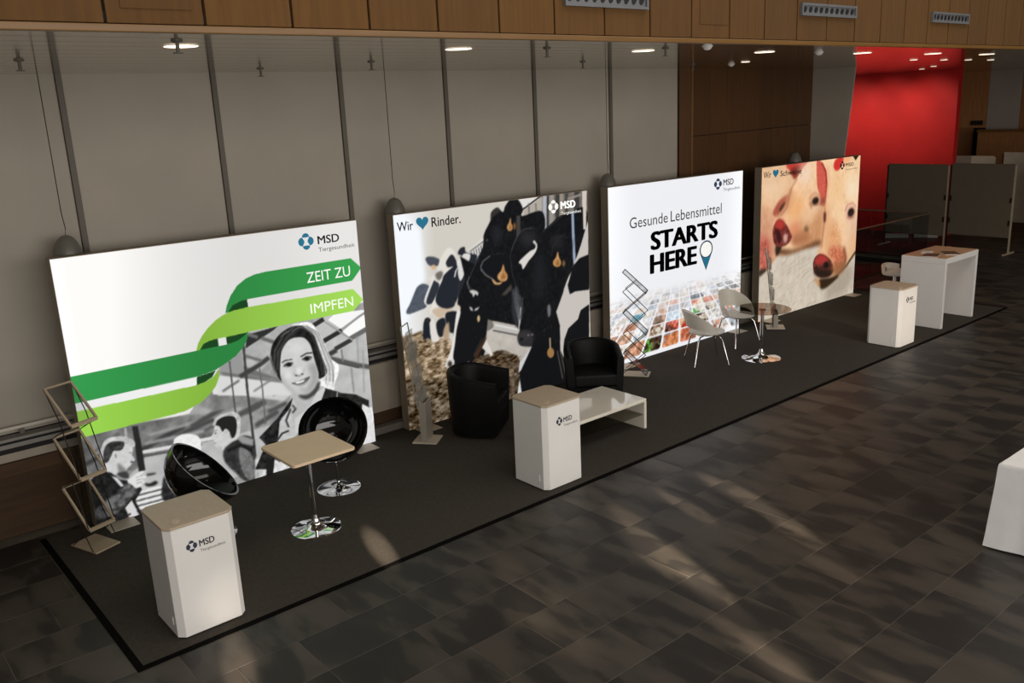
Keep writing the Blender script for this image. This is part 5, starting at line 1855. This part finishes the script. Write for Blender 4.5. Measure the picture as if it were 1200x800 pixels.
def shell_chair(x, y, face, lab):
    t = thing('shell_chair', lab, 'chair', (x, y, CZ), face)
    # front is +x
    seat = MB()
    P = []
    for i in range(8):
        r = 0.02 + 0.98 * i / 7
        ring = []
        for k in range(36):
            a = 2 * math.pi * k / 36
            px_ = 0.02 + 0.245 * r * math.cos(a) * (1.06 if math.cos(a) > 0 else 1.0)
            py_ = 0.235 * r * math.sin(a)
            ring.append((px_, py_, 0.425 + 0.03 * r ** 3))
        P.append(ring)
    lower = [[(p[0] * 0.97, p[1] * 0.97, p[2] - 0.014) for p in r] for r in P[::-1]]
    rings = P + lower
    n2 = 36
    vs_ = [p for r in rings for p in r]
    fs_ = [tuple(range(n2)), tuple((len(rings) - 1) * n2 + k for k in range(n2))]
    for i in range(len(rings) - 1):
        for k in range(n2):
            fs_.append((i * n2 + k, i * n2 + (k + 1) % n2, (i + 1) * n2 + (k + 1) % n2, (i + 1) * n2 + k))
    seat.add(vs_, fs_)
    seat.build('seat', M_shell, t, smooth=True)
    # leaf-shaped back that wraps round to two pointed arms
    n, mrow = 40, 8
    out, inn = [], []
    for i in range(n + 1):
        s = -1 + 2 * i / n
        a = math.pi + s * math.radians(112)
        lo = 0.452 + 0.085 * (1 - s * s) ** 1.0
        hi = 0.458 + 0.325 * (1 - abs(s) ** 2.0) ** 0.9
        co, ci = [], []
        for j in range(mrow + 1):
            f = j / mrow
            z = lo + (hi - lo) * f
            k = (z - 0.45)
            rx = 0.245 + 0.34 * k
            ry = 0.240 + 0.16 * k - 0.25 * k * k
            co.append((0.02 + rx * math.cos(a), ry * math.sin(a), z))
            ci.append((0.02 + (rx - 0.012) * math.cos(a), (ry - 0.012) * math.sin(a), z))
        out.append(co)
        inn.append(ci)
    bk = MB()
    bk.grid([o + i[::-1] + [o[0]] for o, i in zip(out, inn)])
    bk.build('backrest', M_shell, t, smooth=True)
    for sx in (-1, 1):
        for sy in (-1, 1):
            MB().tube([(0.02 + sx * 0.04, sy * 0.05, 0.405), (0.02 + sx * 0.13, sy * 0.13, 0.40), (0.02 + sx * 0.17, sy * 0.165, 0.36), (0.02 + sx * 0.245, sy * 0.235, 0.004)],
                      [0.011, 0.011, 0.011, 0.008], 10).build('leg', M_chrome, t, smooth=True)
    MB().lathe([(0.09, 0.395), (0.09, 0.414)], (0.02, 0, 0), 20).build('mounting_plate', M_chrome, t)
    return t


shell_chair(7.93, -0.80, math.atan2(-0.55, 0.85), 'white shell chair turned away, standing before the food pictures')
shell_chair(9.06, -0.52, math.atan2(-0.92, -0.25), 'white shell chair with leaf-shaped back behind the round glass table')

# ------------------------------------------------------------------ bar stool
t = thing('bar_stool', 'white bar stool with low back behind the tall bar table', 'stool', (12.25, -1.33, CZ), math.atan2(-1, -0.1))
MB().lathe([(0.21, 0.0), (0.21, 0.006), (0.19, 0.012), (0.06, 0.03), (0.03, 0.06)], seg=32).build('base', M_chrome, t, smooth=True)
MB().lathe([(0.025, 0.05), (0.025, 0.66)], seg=14).build('pole', M_chrome, t, smooth=True)
MB().lathe([(0.05, 0.655), (0.19, 0.66), (0.205, 0.69), (0.20, 0.725), (0.17, 0.738), (0.01, 0.74)], seg=32).build('seat', M_stool, t, smooth=True)
bk = []
for i in range(19):
    a = math.pi + (i / 18 - 0.5) * math.radians(150)
    bk.append([((0.205 - o) * math.cos(a), (0.205 - o) * math.sin(a), z) for (o, z) in ((0, 0.70), (-0.01, 0.80), (0.0, 0.83 - 0.03 * abs(i / 9 - 1) ** 2), (0.03, 0.83 - 0.03 * abs(i / 9 - 1) ** 2), (0.035, 0.74), (0.03, 0.70), (0, 0.70))])
MB().grid(bk).build('backrest', M_stool, t, smooth=True)
tor = [[((0.13 + 0.008 * math.cos(b)) * math.cos(a), (0.13 + 0.008 * math.cos(b)) * math.sin(a), 0.3 + 0.008 * math.sin(b)) for b in [2 * math.pi * j / 8 for j in range(9)]] for a in [2 * math.pi * k / 28 for k in range(28)]]
MB().grid(tor, closed_u=True).build('foot_ring', M_chrome, t, smooth=True)

# ------------------------------------------------------------------ leaflet racks


def folding_rack(x, y, rz, lab, zb, zf, w, d, m_frame, m_bar, m_tray, fw):
    """zig-zag rack; zb / zf: heights of the back and front edges of the trays, front is -y"""
    t = thing('leaflet_rack', lab, 'leaflet rack', (x, y, CZ), rz)
    MB().box(-w / 2, w / 2, -d * 0.62, d * 0.62, 0, 0.014).build('base', M_rackm if m_frame is M_rackm else M_plate, t, bevel=0.003)
    for k, (b, f) in enumerate(zip(zb, zf)):
        P0, P1 = (-w / 2, -d / 2, f), (w / 2, -d / 2, f)
        Q0, Q1 = (-w / 2, d / 2, b), (w / 2, d / 2, b)
        mb = MB()
        mb.bar(P0, P1, fw * 1.4, fw * 1.6).bar(Q0, Q1, fw, fw).bar(P0, Q0, fw, fw).bar(P1, Q1, fw, fw)
        fr = mb.build('tray_frame', m_frame, t)
        o = fw / 2
        tr = MB()
        tr.hexa([(-w / 2 + o, -d / 2 + o, f - 0.004), (w / 2 - o, -d / 2 + o, f - 0.004), (w / 2 - o, d / 2 - o, b - 0.004), (-w / 2 + o, d / 2 - o, b - 0.004)],
                [(-w / 2 + o, -d / 2 + o, f - 0.001), (w / 2 - o, -d / 2 + o, f - 0.001), (w / 2 - o, d / 2 - o, b - 0.001), (-w / 2 + o, d / 2 - o, b - 0.001)])
        tr.build('tray', m_tray, fr)
        if k + 1 < len(zb):
            f2, b2 = zf[k + 1], zb[k + 1]
            # back tray facing away, from this front edge down to the next back edge
            tr = MB()
            tr.hexa([(-w / 2 + o, -d / 2, f - 0.02), (w / 2 - o, -d / 2, f - 0.02), (w / 2 - o, d / 2, b2 + 0.012), (-w / 2 + o, d / 2, b2 + 0.012)],
                    [(-w / 2 + o, -d / 2, f - 0.016), (w / 2 - o, -d / 2, f - 0.016), (w / 2 - o, d / 2, b2 + 0.016), (-w / 2 + o, d / 2, b2 + 0.016)])
            tr.build('rear_tray', m_tray, t)
            for sx in (-1, 1):
                xx = sx * (w / 2 + 0.006)
                MB().bar((xx, -d / 2, f), (xx, d / 2, b2), 0.006, 0.008).build('scissor_bar', m_bar, t)
                MB().bar((xx, d / 2, b), (xx, d * 0.02, (b + f) / 2 - 0.11), 0.006, 0.008).build('scissor_bar', m_bar, t)
                MB().bar((xx, d * 0.02, (b + f) / 2 - 0.11), (xx, -d / 2, f2), 0.006, 0.008).build('scissor_bar', m_bar, t)
        else:
            for sx in (-1, 1):
                xx = sx * (w / 2 + 0.004)
                MB().bar((xx, -d / 2, f), (xx, d / 2, 0.014), 0.006, 0.008).build('scissor_bar', m_bar, t)
                MB().bar((xx, d / 2, b), (xx, -d / 2, 0.014), 0.006, 0.008).build('scissor_bar', m_bar, t)
    return t


folding_rack(-0.11, -0.35, math.radians(19), 'folding leaflet rack with beige metal frames and clear trays beside the ribbon display', (1.46, 1.02, 0.56), (1.17, 0.69, 0.22), 0.24, 0.29, M_rackm, M_rackd, M_acryl, 0.018)


def lattice_rack(x, y, rz, lab, w, d):
    t = thing('leaflet_rack', lab, 'leaflet rack', (x, y, CZ), rz)
    MB().box(-w / 2, w / 2, -d * 0.62, d * 0.62, 0, 0.014).build('base', M_plate, t, bevel=0.003)
    zz = [1.43, 1.15, 0.88, 0.59, 0.32, 0.03]
    fw = 0.009
    for k in range(5):
        ya, yb = (d / 2, -d / 2) if k % 2 == 0 else (-d / 2, d / 2)
        za, zb = zz[k], zz[k + 1]
        P0, P1, Q0, Q1 = (-w / 2, ya, za), (w / 2, ya, za), (-w / 2, yb, zb), (w / 2, yb, zb)
        fr = MB().bar(P0, P1, fw, fw).bar(Q0, Q1, fw * 1.5, fw * 1.8).bar(P0, Q0, fw, fw).bar(P1, Q1, fw, fw).build('tray_frame', M_rackblack, t)
        tr = MB()
        a, b = (P0, P1, Q1, Q0), 0.003
        tr.hexa([(p[0], p[1], p[2] - b) for p in a], [(p[0], p[1], p[2]) for p in a])
        tr.build('tray', M_acryl, fr)
    z2 = [1.17, 0.87, 0.60, 0.31, 0.05]
    for sx in (-1, 1):
        xx = sx * (w / 2 + 0.008)
        for k in range(4):
            ya, yb = (d / 2, -d / 2) if k % 2 == 0 else (-d / 2, d / 2)
            MB().bar((xx, ya, z2[k]), (xx, yb, z2[k + 1]), 0.007, 0.009).build('scissor_bar', M_rackblack, t)
        MB().bar((xx, d / 2, 1.17), (xx, 0.0, 1.29), 0.007, 0.009).build('scissor_bar', M_rackblack, t)
    return t


lattice_rack(6.86, -0.47, math.radians(34), 'black wire folding leaflet rack standing before the food display', 0.23, 0.30)


def pocket_rack(x, y, rz, lab, n, z0, dz, step, top):
    t = thing('leaflet_rack', lab, 'leaflet rack', (x, y, CZ), rz)
    MB().box(-0.13, 0.13, -0.16, 0.12, 0, 0.018).build('base', M_plate, t, bevel=0.003)
    MB().box(-0.12, -0.105, -0.05, 0.02, 0.018, z0 + 0.06).box(0.105, 0.12, -0.05, 0.02, 0.018, z0 + 0.06).box(-0.105, 0.105, -0.05, -0.042, 0.018, z0 + 0.06).build('column', M_alu, t, bevel=0.002)
    for k in range(n):
        yo = step * k
        za = z0 + dz * k
        p = MB()
        p.box(-0.115, 0.115, yo + 0.034, yo + 0.040, za, za + dz + 0.06)
        p.box(-0.115, 0.115, yo - 0.010, yo - 0.004, za, za + dz * 0.72)
        p.box(-0.115, 0.115, yo - 0.004, yo + 0.034, za, za + 0.005)
        p.box(-0.115, -0.109, yo - 0.004, yo + 0.034, za + 0.005, za + dz * 0.72)
        p.box(0.109, 0.115, yo - 0.004, yo + 0.034, za + 0.005, za + dz * 0.72)
        p.build('pocket', M_acryl2, t)
        for xx in (-0.118, 0.118):
            MB().bar((xx, yo + 0.03, za), (xx, yo + step + 0.03, za + dz), 0.006, 0.012).build('hinge_bar', M_alu, t)
    yo, za = step * n, z0 + dz * n
    MB().bar((-0.118, yo + 0.03, za - 0.05), (-0.118, yo + 0.05, za + top), 0.006, 0.012).bar((0.118, yo + 0.03, za - 0.05), (0.118, yo + 0.05, za + top), 0.006, 0.012).bar((-0.118, yo + 0.05, za + top), (0.118, yo + 0.05, za + top), 0.012, 0.01).build('handle', M_alu, t)
    return t


pocket_rack(3.42, -0.40, math.radians(38), 'silver leaflet rack with stepped clear pockets before the cow display', 3, 0.42, 0.265, 0.036, 0.12)
pocket_rack(10.22, -0.40, math.radians(40), 'slim leaflet rack with stepped clear pockets before the pig display', 4, 0.22, 0.245, 0.028, 0.08)

# ------------------------------------------------------------------ far end: rail, boards, paper rolls
t = thing('glass_balustrade', 'glass balustrade with thin metal handrail around the stairwell opening', 'railing', (17.47, 0.58, 0))
M_hand = mat('handrail_metal', (176, 160, 136), 0.3, 0.8)
MB().tube([(-3.6, 0, 1.0), (0, 0, 1.0)], 0.018, 10).build('handrail', M_hand, t, smooth=True)
MB().tube([(0, 0, 1.0), (0, 2.6, 1.0)], 0.018, 10).build('handrail', M_hand, t, smooth=True)
for k in range(3):
    MB().box(-3.6 + 1.2 * k + 0.01, -3.6 + 1.2 * (k + 1) - 0.01, -0.006, 0.006, 0.03, 0.985).build('glass_pane', M_railglass, t)
for k in range(2):
    MB().box(-0.006, 0.006, 0.02 + 1.3 * k, 1.29 + 1.3 * k, 0.03, 0.985).build('glass_pane', M_railglass, t)
MB().box(-3.6, 0.02, -0.02, 0.02, 0.0, 0.03).box(-0.02, 0.02, 0.02, 2.6, 0.0, 0.03).build('base_channel', M_rackd, t)
for k in range(4):
    MB().tube([(-3.6 + 1.2 * k, 0.0, 0.03), (-3.6 + 1.2 * k, 0.0, 1.0)], 0.004, 8).build('post', M_rackd, t)


def pin_board(x, y0, y1, z0, z1, lab, m=None, feet=True):
    t = thing('pin_board', lab, 'partition board', (x, (y0 + y1) / 2, 0))
    w = (y1 - y0) / 2
    MB().box(-0.015, 0.015, -w + 0.03, w - 0.03, z0 + 0.02, z1 - 0.02).build('panel', m or M_board, t, bevel=0.003)
    for za in (z1 - 0.02, z0):
        MB().box(-0.018, 0.018, -w + 0.03, w - 0.03, za, za + 0.02).build('edge_rail', M_board if m is None else M_boardframe, t)
    for s in (-1, 1):
        MB().box(-0.016, 0.016, s * w - 0.016 - s * 0.012, s * w + 0.016 - s * 0.012, 0.03, z1 - 0.03 if feet else z1).build('post', M_boardframe if s < 0 else M_rackd, t)
        MB().box(-0.28, 0.28, s * w - 0.02 - s * 0.012, s * w + 0.02 - s * 0.012, 0, 0.03).build('foot', M_boardframe, t)
        for zz in (0.62, 1.12):
            MB().box(-0.026, 0.026, s * (w - 0.05) - 0.02, s * (w - 0.05) + 0.02, zz, zz + 0.12).build('clamp', M_rackd, t)
    return t


pin_board(19.0, 0.89, 2.35, 0.30, 1.93, 'grey pin board standing in front of the red wall')
pin_board(19.0, -0.53, 0.86, 0.36, 1.96, 'grey pin board between the one at the red wall and the white poster board')
pin_board(21.6, 0.95, 2.30, 0.32, 1.95, 'pale framed pin board behind the grey boards, next to the red wall', mat('board_pale', (176, 164, 144), 0.8))
pin_board(21.9, -0.55, 0.90, 0.32, 2.02, 'pale framed pin board behind the grey boards, below the low wood wall', MATS['board_pale'])
pin_board(20.2, -2.1, -0.62, 0.32, 1.95, 'white poster board at the end of the grey pin boards', mat('board_poster', (190, 184, 172), 0.8))
for k, (x, y, lab) in enumerate(((19.95, 2.50, 'white paper roll lying on the floor next to the red wall'), (20.35, 1.95, 'white paper roll lying on the floor nearer the grey pin boards'))):
    t = thing('paper_roll', lab, 'paper roll', (x, y, 0), math.radians(34 - 6 * k))
    MB().tube([(0, -0.27, 0.065), (0, 0.27, 0.065)], 0.065, 16).build('roll', M_tube, t, smooth=True)
    MB().tube([(0, -0.274, 0.065), (0, 0.274, 0.065)], 0.03, 12).build('core', M_gap, t)
